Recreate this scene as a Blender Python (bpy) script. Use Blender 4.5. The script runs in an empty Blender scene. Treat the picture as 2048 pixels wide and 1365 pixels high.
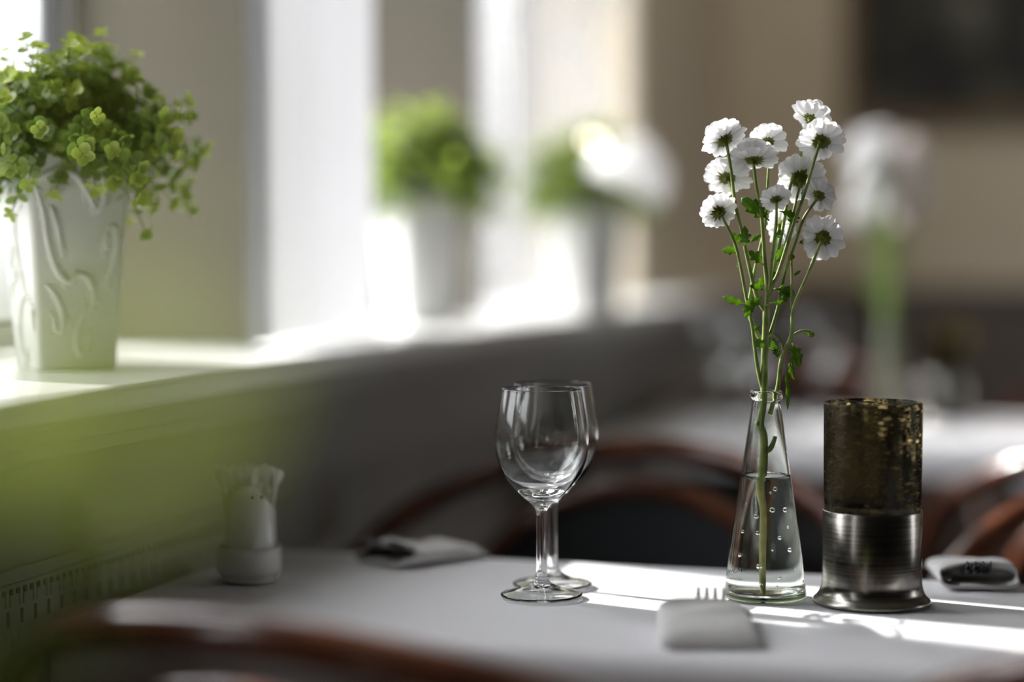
import bpy, bmesh, math, random
from mathutils import Vector, Matrix, Euler, noise

SC = bpy.context.scene
COL = SC.collection
R = math.radians
PI = math.pi

# ------------------------------------------------------------------ camera
F = 4100.0                       # focal length in pixels of the 2048 px frame
W, H = 2048.0, 1365.0
TZ = 0.74                        # table top
CAM = Vector((0.0, 0.0, TZ + 0.3116))
cd = bpy.data.cameras.new('camera')
cam = bpy.data.objects.new('camera', cd)
COL.objects.link(cam)
cam.location = CAM
cam.rotation_euler = (R(90 - 2.97), 0, R(16.65))
cd.sensor_width = 36
cd.lens = 36 * F / W
cd.clip_start = 0.01
cd.clip_end = 200
cd.dof.use_dof = True
cd.dof.focus_distance = 1.745
cd.dof.aperture_fstop = (36 * F / W) / 1000 / 0.072
SC.camera = cam
CROT = cam.rotation_euler.to_matrix()
FWD = Vector((-math.sin(R(16.65)), math.cos(R(16.65)), 0))
RGT = Vector((math.cos(R(16.65)), math.sin(R(16.65)), 0))


def ray(px, py):
    return CROT @ Vector(((px - W / 2) / F, (H / 2 - py) / F, -1))


def at(px, py, d):
    """point seen at a pixel, d metres away horizontally along the view"""
    r = ray(px, py)
    return CAM + r * (d / r.dot(FWD))


def on_z(px, py, z):
    r = ray(px, py)
    return CAM + r * ((z - CAM.z) / r.z)


# ------------------------------------------------------------------ world, sun, exposure
world = bpy.data.worlds.new('world')
SC.world = world
world.use_nodes = True
wb = world.node_tree.nodes['Background']
wb.inputs[0].default_value = (0.93, 0.96, 1.0, 1)
wt = world.node_tree
_tc = wt.nodes.new('ShaderNodeTexCoord')
_sx = wt.nodes.new('ShaderNodeSeparateXYZ')
wt.links.new(_tc.outputs['Generated'], _sx.inputs[0])
_rp = wt.nodes.new('ShaderNodeValToRGB')          # hazy sky: brighter overhead, dimmer street level
_rp.color_ramp.elements[0].position = 0.46
_rp.color_ramp.elements[0].color = (0.09, 0.09, 0.09, 1)
_rp.color_ramp.elements[1].position = 0.72
_rp.color_ramp.elements[1].color = (0.95, 0.97, 1.0, 1)
_e = _rp.color_ramp.elements.new(0.51)
_e.color = (0.15, 0.152, 0.155, 1)
_mr = wt.nodes.new('ShaderNodeMapRange')
_mr.inputs[1].default_value = -1
_mr.inputs[2].default_value = 1
wt.links.new(_sx.outputs['Z'], _mr.inputs[0])
wt.links.new(_mr.outputs[0], _rp.inputs[0])
wt.links.new(_rp.outputs[0], wb.inputs[0])
wb.inputs[1].default_value = 9.5
ELEV = R(31.5)
SUN_DIR = Vector((0.959 * math.cos(ELEV), -0.283 * math.cos(ELEV), -math.sin(ELEV)))
sd = bpy.data.lights.new('sun', 'SUN')
sd.energy = 10.0
sd.angle = R(0.55)
sd.color = (1.0, 0.97, 0.92)
sun = bpy.data.objects.new('sun', sd)
sun.rotation_euler = SUN_DIR.to_track_quat('-Z', 'Y').to_euler()
sun.location = (-4, 3, 4)
COL.objects.link(sun)
vs = SC.view_settings
vs.view_transform = 'Standard'
vs.look = 'None'
vs.exposure = 0.12
vs.gamma = 1.0
vs.use_curve_mapping = False
cy = SC.cycles
cy.use_denoising = True
cy.max_bounces = 16
cy.diffuse_bounces = 5
cy.glossy_bounces = 6
cy.transmission_bounces = 14
cy.transparent_max_bounces = 16
cy.caustics_refractive = True
cy.caustics_reflective = False
cy.blur_glossy = 0.3
cy.sample_clamp_indirect = 6


# ------------------------------------------------------------------ material helpers
def mat(name):
    m = bpy.data.materials.new(name)
    m.use_nodes = True
    nt = m.node_tree
    for n in list(nt.nodes):
        nt.nodes.remove(n)
    out = nt.nodes.new('ShaderNodeOutputMaterial')
    return m, nt, out


def node(nt, kind, **kw):
    n = nt.nodes.new(kind)
    for k, v in kw.items():
        if k in n.inputs:
            n.inputs[k].default_value = v
        else:
            setattr(n, k, v)
    return n


def principled(name, color, rough=0.5, metal=0.0, **kw):
    m, nt, out = mat(name)
    b = node(nt, 'ShaderNodeBsdfPrincipled')
    b.inputs['Base Color'].default_value = (*color, 1)
    b.inputs['Roughness'].default_value = rough
    b.inputs['Metallic'].default_value = metal
    for k, v in kw.items():
        b.inputs[k].default_value = v
    nt.links.new(b.outputs[0], out.inputs[0])
    return m, nt, b


def add_noise_bump(nt, b, scale, strength, dist=0.002, detail=3, coord='Object', stretch=None):
    tc = node(nt, 'ShaderNodeTexCoord')
    src = tc.outputs[coord]
    if stretch:
        mp = node(nt, 'ShaderNodeMapping')
        mp.inputs['Scale'].default_value = stretch
        nt.links.new(src, mp.inputs[0])
        src = mp.outputs[0]
    nz = node(nt, 'ShaderNodeTexNoise')
    nz.inputs['Scale'].default_value = scale
    nz.inputs['Detail'].default_value = detail
    nt.links.new(src, nz.inputs['Vector'])
    bp = node(nt, 'ShaderNodeBump')
    bp.inputs['Strength'].default_value = strength
    bp.inputs['Distance'].default_value = dist
    nt.links.new(nz.outputs['Fac'], bp.inputs['Height'])
    nt.links.new(bp.outputs[0], b.inputs['Normal'])
    return nz, src


def noise_color(nt, b, src, scale, c1, c2, lo=0.35, hi=0.65, detail=4):
    nz = node(nt, 'ShaderNodeTexNoise')
    nz.inputs['Scale'].default_value = scale
    nz.inputs['Detail'].default_value = detail
    nt.links.new(src, nz.inputs['Vector'])
    rp = node(nt, 'ShaderNodeValToRGB')
    rp.color_ramp.elements[0].position = lo
    rp.color_ramp.elements[1].position = hi
    rp.color_ramp.elements[0].color = (*c1, 1)
    rp.color_ramp.elements[1].color = (*c2, 1)
    nt.links.new(nz.outputs['Fac'], rp.inputs[0])
    nt.links.new(rp.outputs[0], b.inputs['Base Color'])
    return rp


def glass(name, color, ior, rough=0.0, clear=0.0):
    m, nt, out = mat(name)
    g = node(nt, 'ShaderNodeBsdfGlass')
    g.inputs['Color'].default_value = (*color, 1)
    g.inputs['IOR'].default_value = ior
    g.inputs['Roughness'].default_value = rough
    if clear:
        tr = node(nt, 'ShaderNodeBsdfTransparent')
        tr.inputs[0].default_value = (*color, 1)
        mx = node(nt, 'ShaderNodeMixShader')
        mx.inputs[0].default_value = clear
        nt.links.new(g.outputs[0], mx.inputs[1])
        nt.links.new(tr.outputs[0], mx.inputs[2])
        g = mx
    nt.links.new(g.outputs[0], out.inputs[0])
    return m


def translucent(name, color, tcolor, fac, rough=0.5, spec=0.3, attr=None, transparent=0.0):
    """a thin leaf, petal or cloth: part of the light comes through"""
    m, nt, out = mat(name)
    b = node(nt, 'ShaderNodeBsdfPrincipled')
    b.inputs['Base Color'].default_value = (*color, 1)
    b.inputs['Roughness'].default_value = rough
    b.inputs['Specular IOR Level'].default_value = spec
    t = node(nt, 'ShaderNodeBsdfTranslucent')
    t.inputs[0].default_value = (*tcolor, 1)
    mx = node(nt, 'ShaderNodeMixShader')
    mx.inputs[0].default_value = fac
    nt.links.new(b.outputs[0], mx.inputs[1])
    nt.links.new(t.outputs[0], mx.inputs[2])
    last = mx
    if attr:
        at_ = node(nt, 'ShaderNodeAttribute')
        at_.attribute_name = attr
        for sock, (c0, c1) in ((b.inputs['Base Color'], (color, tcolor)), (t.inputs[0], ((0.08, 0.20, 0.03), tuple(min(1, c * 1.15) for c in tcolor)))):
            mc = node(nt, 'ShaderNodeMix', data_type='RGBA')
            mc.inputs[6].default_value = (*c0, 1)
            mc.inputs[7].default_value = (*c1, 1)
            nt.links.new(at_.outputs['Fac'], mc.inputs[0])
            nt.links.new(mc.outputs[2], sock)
    if transparent:
        tr = node(nt, 'ShaderNodeBsdfTransparent')
        m2 = node(nt, 'ShaderNodeMixShader')
        m2.inputs[0].default_value = transparent
        nt.links.new(last.outputs[0], m2.inputs[1])
        nt.links.new(tr.outputs[0], m2.inputs[2])
        last = m2
    nt.links.new(last.outputs[0], out.inputs[0])
    return m


M = {}
# walls
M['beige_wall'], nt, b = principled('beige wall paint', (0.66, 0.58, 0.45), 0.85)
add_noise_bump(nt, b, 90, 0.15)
M['shade_wall'], nt, b = principled('beige wall with painted shade', (0.13, 0.115, 0.088), 0.85)  # the beige wall again, its shade put into a darker base colour
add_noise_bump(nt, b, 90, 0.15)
M['white_wall'], nt, b = principled('grey white wall paint', (0.37, 0.36, 0.335), 0.6)
add_noise_bump(nt, b, 60, 0.12)
M['sill'], nt, b = principled('white sill paint', (0.80, 0.80, 0.78), 0.25)
add_noise_bump(nt, b, 30, 0.05)
M['panel'], nt, b = principled('dark brown grey panelling', (0.12, 0.10, 0.088), 0.5)
M['ceiling'], nt, b = principled('ceiling paint', (0.50, 0.48, 0.44), 0.9)
M['floor'], nt, b = principled('dark wood floor', (0.09, 0.05, 0.03), 0.35)
tc = node(nt, 'ShaderNodeTexCoord')
bk = node(nt, 'ShaderNodeTexBrick')
bk.inputs['Color1'].default_value = (0.10, 0.055, 0.032, 1)
bk.inputs['Color2'].default_value = (0.065, 0.036, 0.022, 1)
bk.inputs['Mortar'].default_value = (0.02, 0.012, 0.008, 1)
bk.inputs['Scale'].default_value = 1.0
bk.inputs['Brick Width'].default_value = 1.4
bk.inputs['Row Height'].default_value = 0.12
bk.inputs['Mortar Size'].default_value = 0.003
nt.links.new(tc.outputs['Object'], bk.inputs['Vector'])
nt.links.new(bk.outputs['Color'], b.inputs['Base Color'])
M['frame_paint'], nt, b = principled('window frame paint', (0.62, 0.61, 0.60), 0.4)
M['dark_seal'], nt, b = principled('dark window seal', (0.05, 0.05, 0.05), 0.6)
M['grille'], nt, b = principled('painted radiator grille', (0.42, 0.415, 0.38), 0.45)
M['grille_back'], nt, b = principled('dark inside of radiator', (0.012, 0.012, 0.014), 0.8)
# pane: clear with a fresnel reflection
m, nt, out = mat('window pane')
tr = node(nt, 'ShaderNodeBsdfTransparent')
gl = node(nt, 'ShaderNodeBsdfGlossy')
gl.inputs['Roughness'].default_value = 0.02
lw = node(nt, 'ShaderNodeLayerWeight')
lw.inputs['Blend'].default_value = 0.5
pw = node(nt, 'ShaderNodeMath', operation='POWER')
pw.inputs[1].default_value = 5
nt.links.new(lw.outputs['Facing'], pw.inputs[0])
fr = node(nt, 'ShaderNodeMath', operation='MULTIPLY_ADD')
fr.inputs[1].default_value = 0.9
fr.inputs[2].default_value = 0.04
nt.links.new(pw.outputs[0], fr.inputs[0])
mx = node(nt, 'ShaderNodeMixShader')
nt.links.new(fr.outputs[0], mx.inputs[0])
nt.links.new(tr.outputs[0], mx.inputs[1])
nt.links.new(gl.outputs[0], mx.inputs[2])
nt.links.new(mx.outputs[0], out.inputs[0])
M['pane'] = m
M['sheer'] = translucent('white curtain', (0.60, 0.60, 0.62), (0.28, 0.28, 0.29), 0.5, 0.9, 0.1)
M['bright_sheer'] = translucent('bright sheer curtain', (0.60, 0.60, 0.62), (0.62, 0.62, 0.64), 0.6, 0.9, 0.1)
M['voile'] = translucent('thin voile curtain', (0.45, 0.45, 0.46), (0.26, 0.26, 0.265), 0.5, 0.9, 0.1, transparent=0.6)
# textiles
M['cloth'], nt, b = principled('white tablecloth', (0.78, 0.775, 0.80), 0.85, **{'Specular IOR Level': 0.2, 'Sheen Weight': 0.15})
add_noise_bump(nt, b, 900, 0.25, 0.0006, 2)
M['napkin'], nt, b = principled('white napkin', (0.66, 0.65, 0.64), 0.9, **{'Specular IOR Level': 0.15})
add_noise_bump(nt, b, 160, 0.35, 0.001, 3)
M['slate'], nt, b = principled('slate upholstery', (0.022, 0.026, 0.030), 0.75)
add_noise_bump(nt, b, 500, 0.3, 0.001)
# wood
M['wood'], nt, b = principled('polished red brown bentwood', (0.12, 0.04, 0.02), 0.22, **{'Coat Weight': 0.4, 'Coat Roughness': 0.1})
nz, src = add_noise_bump(nt, b, 40, 0.06, 0.001, 3)
noise_color(nt, b, src, 26, (0.08, 0.024, 0.011), (0.17, 0.056, 0.026))
M['table_wood'], nt, b = principled('table wood', (0.16, 0.08, 0.04), 0.4)
M['toothpick'], nt, b = principled('pale toothpick wood', (0.50, 0.33, 0.17), 0.7)
M['wrapper'] = translucent('clear toothpick wrapper', (0.9, 0.9, 0.9), (0.9, 0.9, 0.9), 0.4, 0.2, 0.6, transparent=0.35)
# ceramics
M['ceramic'], nt, b = principled('white glazed ceramic', (0.72, 0.73, 0.70), 0.12, **{'Coat Weight': 0.5, 'Coat Roughness': 0.04})
M['pot'], nt, b = principled('white pot glaze', (0.66, 0.66, 0.65), 0.28)
add_noise_bump(nt, b, 60, 0.04)
M['hole'], nt, b = principled('dark shaker hole', (0.03, 0.022, 0.015), 0.8)
M['soil'], nt, b = principled('dark soil', (0.03, 0.02, 0.012), 0.95)
# glassware
M['glass'] = glass('clear glass', (0.985, 0.99, 0.99), 1.48)
M['soft_glass'] = glass('slightly dulled clear glass', (0.985, 0.99, 0.99), 1.48, 0.07)
M['vase_glass'] = glass('faintly green vase glass', (0.985, 0.992, 0.985), 1.48)
_nt = M['vase_glass'].node_tree
_va = _nt.nodes.new('ShaderNodeVolumeAbsorption')
_va.inputs['Color'].default_value = (0.72, 0.90, 0.45, 1)
_va.inputs['Density'].default_value = 16.0
_nt.links.new(_va.outputs[0], next(n for n in _nt.nodes if n.type == 'OUTPUT_MATERIAL').inputs['Volume'])
M['vase_foot'] = glass('green thick glass', (0.78, 0.92, 0.66), 1.48)
M['water'] = glass('water', (0.985, 0.995, 0.99), 1.18)
M['ink'], nt, b = principled('black print', (0.01, 0.01, 0.012), 0.6)
# metals
M['steel'], nt, b = principled('polished cutlery steel', (0.22, 0.21, 0.23), 0.22, 1.0)
M['brass'], nt, b = principled('old gold', (0.42, 0.28, 0.10), 0.35, 1.0)
M['gilt'], nt, b = principled('dull old gilt', (0.16, 0.10, 0.05), 0.5, 0.4)
M['nickel'], nt, b = principled('brushed nickel', (0.36, 0.345, 0.315), 0.2, 1.0, **{'Anisotropic': 0.6})
tc = node(nt, 'ShaderNodeTexCoord')
mp = node(nt, 'ShaderNodeMapping')
mp.inputs['Scale'].default_value = (6, 6, 900)
nt.links.new(tc.outputs['Object'], mp.inputs[0])
nz = node(nt, 'ShaderNodeTexNoise')
nz.inputs['Scale'].default_value = 1.0
nz.inputs['Detail'].default_value = 4
nt.links.new(mp.outputs[0], nz.inputs['Vector'])
mr = node(nt, 'ShaderNodeMapRange')
mr.inputs[1].default_value = 0.3
mr.inputs[2].default_value = 0.7
mr.inputs[3].default_value = 0.14
mr.inputs[4].default_value = 0.26
nt.links.new(nz.outputs['Fac'], mr.inputs[0])
nt.links.new(mr.outputs[0], b.inputs['Roughness'])
rp = node(nt, 'ShaderNodeValToRGB')
rp.color_ramp.elements[0].color = (0.20, 0.19, 0.17, 1)
rp.color_ramp.elements[1].color = (0.32, 0.305, 0.275, 1)
rp.color_ramp.elements[0].position = 0.3
rp.color_ramp.elements[1].position = 0.65
nt.links.new(nz.outputs['Fac'], rp.inputs[0])
nt.links.new(rp.outputs[0], b.inputs['Base Color'])
nz2 = node(nt, 'ShaderNodeTexNoise')
nz2.inputs['Scale'].default_value = 22
nt.links.new(tc.outputs['Object'], nz2.inputs['Vector'])
bp = node(nt, 'ShaderNodeBump')
bp.inputs['Strength'].default_value = 0.12
bp.inputs['Distance'].default_value = 0.0015
nt.links.new(nz2.outputs['Fac'], bp.inputs['Height'])
nt.links.new(bp.outputs[0], b.inputs['Normal'])
# crackled smoke glass
m, nt, out = mat('crackled smoke glass')
tc = node(nt, 'ShaderNodeTexCoord')
mp = node(nt, 'ShaderNodeMapping')
mp.inputs['Scale'].default_value = (190, 190, 520)
nt.links.new(tc.outputs['Object'], mp.inputs[0])
nzw = node(nt, 'ShaderNodeTexNoise')
nzw.inputs['Scale'].default_value = 1.2
nt.links.new(mp.outputs[0], nzw.inputs['Vector'])
va = node(nt, 'ShaderNodeVectorMath', operation='MULTIPLY_ADD')
va.inputs[1].default_value = (1.6, 1.6, 1.6)
nt.links.new(nzw.outputs['Color'], va.inputs[0])
nt.links.new(mp.outputs[0], va.inputs[2])
vo = node(nt, 'ShaderNodeTexVoronoi', feature='DISTANCE_TO_EDGE')
vo.inputs['Scale'].default_value = 1.0
nt.links.new(va.outputs[0], vo.inputs['Vector'])
vc = node(nt, 'ShaderNodeTexVoronoi', feature='F1')
vc.inputs['Scale'].default_value = 1.0
nt.links.new(va.outputs[0], vc.inputs['Vector'])
sx = node(nt, 'ShaderNodeSeparateColor')
nt.links.new(vc.outputs['Color'], sx.inputs[0])
lt = node(nt, 'ShaderNodeMath', operation='GREATER_THAN')
lt.inputs[1].default_value = 0.955
nt.links.new(sx.outputs[0], lt.inputs[0])
mp2 = node(nt, 'ShaderNodeMapping')
mp2.inputs['Scale'].default_value = (85, 85, 300)
nt.links.new(tc.outputs['Object'], mp2.inputs[0])
wr = node(nt, 'ShaderNodeTexNoise')
wr.inputs['Scale'].default_value = 1.0
wr.inputs['Detail'].default_value = 3
wr.inputs['Distortion'].default_value = 1.2
nt.links.new(mp2.outputs[0], wr.inputs['Vector'])
w1 = node(nt, 'ShaderNodeMath', operation='SUBTRACT')
w1.inputs[1].default_value = 0.5
nt.links.new(wr.outputs['Fac'], w1.inputs[0])
w2 = node(nt, 'ShaderNodeMath', operation='ABSOLUTE')
nt.links.new(w1.outputs[0], w2.inputs[0])
w3 = node(nt, 'ShaderNodeMapRange')
w3.inputs[1].default_value = 0.0
w3.inputs[2].default_value = 0.045
w3.inputs[3].default_value = 1.0
w3.inputs[4].default_value = 0.0
nt.links.new(w2.outputs[0], w3.inputs[0])
mp3 = node(nt, 'ShaderNodeMapping')
mp3.inputs['Scale'].default_value = (95, 95, 9)
nt.links.new(tc.outputs['Object'], mp3.inputs[0])
cl = node(nt, 'ShaderNodeTexNoise')
cl.inputs['Scale'].default_value = 1.0
nt.links.new(mp3.outputs[0], cl.inputs['Vector'])
c2 = node(nt, 'ShaderNodeMapRange')
c2.inputs[1].default_value = 0.42
c2.inputs[2].default_value = 0.62
nt.links.new(cl.outputs['Fac'], c2.inputs[0])
w4 = node(nt, 'ShaderNodeMath', operation='MULTIPLY')
nt.links.new(w3.outputs[0], w4.inputs[0])
nt.links.new(c2.outputs[0], w4.inputs[1])
w5 = node(nt, 'ShaderNodeMath', operation='MAXIMUM')
nt.links.new(w4.outputs[0], w5.inputs[0])
nt.links.new(lt.outputs[0], w5.inputs[1])
bp = node(nt, 'ShaderNodeBump')
bp.inputs['Strength'].default_value = 0.4
bp.inputs['Distance'].default_value = 0.001
nt.links.new(vo.outputs['Distance'], bp.inputs['Height'])
gb = node(nt, 'ShaderNodeBsdfGlass')
gb.inputs['Color'].default_value = (0.37, 0.36, 0.32, 1)
gb.inputs['IOR'].default_value = 1.45
gb.inputs['Roughness'].default_value = 0.01
nt.links.new(bp.outputs[0], gb.inputs['Normal'])
tl = node(nt, 'ShaderNodeBsdfTranslucent')
tl.inputs[0].default_value = (0.85, 0.70, 0.36, 1)
df = node(nt, 'ShaderNodeBsdfDiffuse')
df.inputs[0].default_value = (0.10, 0.085, 0.05, 1)
m1 = node(nt, 'ShaderNodeMixShader')
m1.inputs[0].default_value = 0.2
nt.links.new(tl.outputs[0], m1.inputs[1])
nt.links.new(df.outputs[0], m1.inputs[2])
ml = node(nt, 'ShaderNodeMath', operation='MULTIPLY_ADD')
ml.inputs[1].default_value = 0.75
ml.inputs[2].default_value = 0.0
nt.links.new(w5.outputs[0], ml.inputs[0])
m2 = node(nt, 'ShaderNodeMixShader')
nt.links.new(ml.outputs[0], m2.inputs[0])
nt.links.new(gb.outputs[0], m2.inputs[1])
nt.links.new(m1.outputs[0], m2.inputs[2])
nt.links.new(m2.outputs[0], out.inputs[0])
M['crackle'] = m
# plants
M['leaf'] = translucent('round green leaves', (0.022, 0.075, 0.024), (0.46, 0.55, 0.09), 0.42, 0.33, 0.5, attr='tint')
M['twig'], nt, b = principled('green brown twig', (0.10, 0.13, 0.04), 0.6)
M['petal'] = translucent('white petals', (0.92, 0.92, 0.93), (0.95, 0.95, 0.95), 0.48, 0.6, 0.2)
M['pink_petal'] = translucent('pale pink petals', (0.90, 0.82, 0.80), (0.92, 0.85, 0.82), 0.42, 0.6, 0.2)
M['calyx'] = translucent('green calyx', (0.16, 0.19, 0.025), (0.45, 0.45, 0.05), 0.35, 0.5, 0.3)
M['stem'], nt, b = principled('green flower stem', (0.16, 0.25, 0.055), 0.45)
nz, src = add_noise_bump(nt, b, 300, 0.3, 0.0006)
noise_color(nt, b, src, 60, (0.15, 0.23, 0.05), (0.36, 0.44, 0.13))
M['old_stem'], nt, b = principled('pale cut stem', (0.40, 0.38, 0.12), 0.55)
nz, src = add_noise_bump(nt, b, 200, 0.3, 0.0006)
noise_color(nt, b, src, 90, (0.36, 0.38, 0.11), (0.66, 0.60, 0.26))
M['cut_wood'], nt, b = principled('pale cut face', (0.70, 0.62, 0.40), 0.6)
M['mum_leaf'] = translucent('lobed leaves', (0.07, 0.17, 0.03), (0.36, 0.55, 0.07), 0.5, 0.45, 0.4)
# painting
M['canvas'], nt, b = principled('dark painting', (0.02, 0.02, 0.02), 0.6)
tc = node(nt, 'ShaderNodeTexCoord')
nz = node(nt, 'ShaderNodeTexNoise')
nz.inputs['Scale'].default_value = 6
nz.inputs['Detail'].default_value = 5
nt.links.new(tc.outputs['Object'], nz.inputs['Vector'])
rp = node(nt, 'ShaderNodeValToRGB')
e = rp.color_ramp.elements
e[0].position, e[0].color = 0.46, (0.005, 0.005, 0.005, 1)
e[1].position, e[1].color = 0.72, (0.24, 0.23, 0.24, 1)
x_ = e.new(0.52)
x_.color = (0.02, 0.022, 0.015, 1)
x_ = e.new(0.60)
x_.color = (0.07, 0.07, 0.04, 1)
nt.links.new(nz.outputs['Fac'], rp.inputs[0])
nt.links.new(rp.outputs[0], b.inputs['Base Color'])
# lamp
M['opal'], nt, b = principled('lit white opal lamp shade', (0.85, 0.84, 0.82), 0.3, **{'Emission Color': (1, 0.98, 0.95, 1), 'Emission Strength': 0.4})
m, nt, out = mat('glowing bulb')
em = node(nt, 'ShaderNodeEmission')
em.inputs[0].default_value = (1.0, 0.90, 0.72, 1)
em.inputs[1].default_value = 6
nt.links.new(em.outputs[0], out.inputs[0])
M['bulb'] = m


# ------------------------------------------------------------------ mesh helpers
def obj(name, bm, m, parent=None, smooth=True, bevel=0.0, subsurf=0, solid=0.0, recalc=True):
    if recalc:
        bmesh.ops.recalc_face_normals(bm, faces=bm.faces)
    me = bpy.data.meshes.new(name)
    bm.to_mesh(me)
    bm.free()
    for p in me.polygons:
        p.use_smooth = smooth
    me.materials.append(m)
    o = bpy.data.objects.new(name, me)
    COL.objects.link(o)
    if parent:
        o.parent = parent
    if solid:
        md = o.modifiers.new('thickness', 'SOLIDIFY')
        md.thickness = solid
        md.offset = 0
    if bevel:
        md = o.modifiers.new('bevel', 'BEVEL')
        md.width = bevel
        md.segments = 3
        md.limit_method = 'ANGLE'
        if smooth:
            pass
    if subsurf:
        md = o.modifiers.new('subdivision', 'SUBSURF')
        md.levels = subsurf
        md.render_levels = subsurf
    return o


def tag(o, label=None, cat=None, group=None, kind=None):
    if label:
        o['label'] = label
    if cat:
        o['category'] = cat
    if group:
        o['group'] = group
    if kind:
        o['kind'] = kind
    return o


def thing(name, label, cat, loc=(0, 0, 0), rz=0.0, group=None):
    o = bpy.data.objects.new(name, None)
    COL.objects.link(o)
    o.location = loc
    o.rotation_euler = (0, 0, rz)
    o.empty_display_size = 0.05
    return tag(o, label, cat, group)


def structure(o):
    o['kind'] = 'structure'
    return o


def dup(root, loc, rz=None, label=None, group=None, scale=None):
    def cp(o, par):
        c = o.copy()
        COL.objects.link(c)
        if par:
            c.parent = par
        for ch in [x for x in KIDS.get(o.name, [])]:
            cp(ch, c)
        return c
    KIDS = {}
    for x in COL.objects:
        if x.parent:
            KIDS.setdefault(x.parent.name, []).append(x)
    r = cp(root, None)
    r.location = loc
    if rz is not None:
        r.rotation_euler = (0, 0, rz)
    if label:
        r['label'] = label
    if group:
        r['group'] = group
    if scale:
        r.scale = (scale, scale, scale)
    return r


def BM():
    return bmesh.new()


def add_box(bm, x0, x1, y0, y1, z0, z1):
    v = [bm.verts.new((x, y, z)) for z in (z0, z1) for y in (y0, y1) for x in (x0, x1)]
    for f in ((0, 2, 3, 1), (4, 5, 7, 6), (0, 1, 5, 4), (2, 6, 7, 3), (0, 4, 6, 2), (1, 3, 7, 5)):
        bm.faces.new([v[i] for i in f])
    return v


def add_lathe(bm, prof, seg=48, off=(0, 0, 0), sx=1.0, sy=1.0, rot=0.0):
    """profile [(r, z)] round Z; r == 0 makes a pole"""
    rings = []
    for r, z in prof:
        if r < 1e-7:
            rings.append([bm.verts.new((off[0], off[1], off[2] + z))])
        else:
            ring = []
            for k in range(seg):
                a = 2 * PI * k / seg
                x, y = r * math.cos(a) * sx, r * math.sin(a) * sy
                ring.append(bm.verts.new((off[0] + x * math.cos(rot) - y * math.sin(rot), off[1] + x * math.sin(rot) + y * math.cos(rot), off[2] + z)))
            rings.append(ring)
    for a, b_ in zip(rings, rings[1:]):
        if len(a) == 1 and len(b_) == 1:
            continue
        for k in range(seg):
            k2 = (k + 1) % seg
            if len(a) == 1:
                bm.faces.new((a[0], b_[k], b_[k2]))
            elif len(b_) == 1:
                bm.faces.new((a[k], a[k2], b_[0]))
            else:
                bm.faces.new((a[k], a[k2], b_[k2], b_[k]))


def smooth_path(pts, n=8):
    """Catmull-Rom through the points"""
    P = [Vector(p) for p in pts]
    if len(P) < 3:
        return P
    out = []
    for i in range(len(P) - 1):
        p0 = P[max(i - 1, 0)]
        p1, p2 = P[i], P[i + 1]
        p3 = P[min(i + 2, len(P) - 1)]
        for k in range(n):
            t = k / n
            out.append(0.5 * ((2 * p1) + (p2 - p0) * t + (2 * p0 - 5 * p1 + 4 * p2 - p3) * t * t + (3 * p1 - p0 - 3 * p2 + p3) * t ** 3))
    out.append(P[-1])
    return out


def add_tube(bm, pts, rad, seg=10, caps=True, flat=None):
    """rad: number, or list along the path; flat=(normal, factor) squashes along a normal"""
    P = [Vector(p) for p in pts]
    n = len(P)
    if not isinstance(rad, (list, tuple)):
        rad = [rad] * n
    if len(rad) != n:
        rad = [rad[0] + 0 if n == 1 else _lerp_list(rad, i / (n - 1)) for i in range(n)]
    rings = []
    up = None
    for i in range(n):
        t = (P[min(i + 1, n - 1)] - P[max(i - 1, 0)])
        if t.length < 1e-9:
            t = Vector((0, 0, 1))
        t.normalize()
        if up is None:
            up = Vector((0, 0, 1)) if abs(t.z) < 0.9 else Vector((1, 0, 0))
        a = up - t * up.dot(t)
        if a.length < 1e-6:
            a = Vector((1, 0, 0)) - t * t.x
        a.normalize()
        b_ = t.cross(a)
        up = a
        ring = []
        for k in range(seg):
            an = 2 * PI * k / seg
            o_ = a * math.cos(an) * rad[i] + b_ * math.sin(an) * rad[i]
            if flat:
                o_ = o_ - flat[0] * o_.dot(flat[0]) * (1 - flat[1])
            ring.append(bm.verts.new(P[i] + o_))
        rings.append(ring)
    for a, b_ in zip(rings, rings[1:]):
        for k in range(seg):
            bm.faces.new((a[k], a[(k + 1) % seg], b_[(k + 1) % seg], b_[k]))
    if caps:
        bm.faces.new(rings[0][::-1])
        bm.faces.new(rings[-1])
    return rings


def _lerp_list(L, t):
    x = t * (len(L) - 1)
    i = min(int(x), len(L) - 2)
    return L[i] + (L[i + 1] - L[i]) * (x - i)


def add_ball(bm, c, r, seg=12, rings=8, scale=(1, 1, 1)):
    prof = [(r * math.sin(PI * k / rings), -r * math.cos(PI * k / rings)) for k in range(rings + 1)]
    prof[0] = (0, -r)
    prof[-1] = (0, r)
    b2 = bmesh.new()
    add_lathe(b2, prof, seg)
    vm = {}
    for v in b2.verts:
        vm[v] = bm.verts.new((c[0] + v.co.x * scale[0], c[1] + v.co.y * scale[1], c[2] + v.co.z * scale[2]))
    for f in b2.faces:
        bm.faces.new([vm[v] for v in f.verts])
    b2.free()


# ------------------------------------------------------------------ the room
SZ = TZ + 0.3116 - 0.124          # sill top
X_SILL, X_PANEL, X_WALL, X_GLASS = -0.790, -0.897, -0.94, -1.17
Y_BACK, Y_FRONT, X_RIGHT, CEIL = 5.0, -3.0, 4.4, 2.75
WIN = [(0.36, 0.78), (1.30, 2.11), (2.13, 2.95), (2.97, 3.98)]
WZ1 = 2.35

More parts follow.
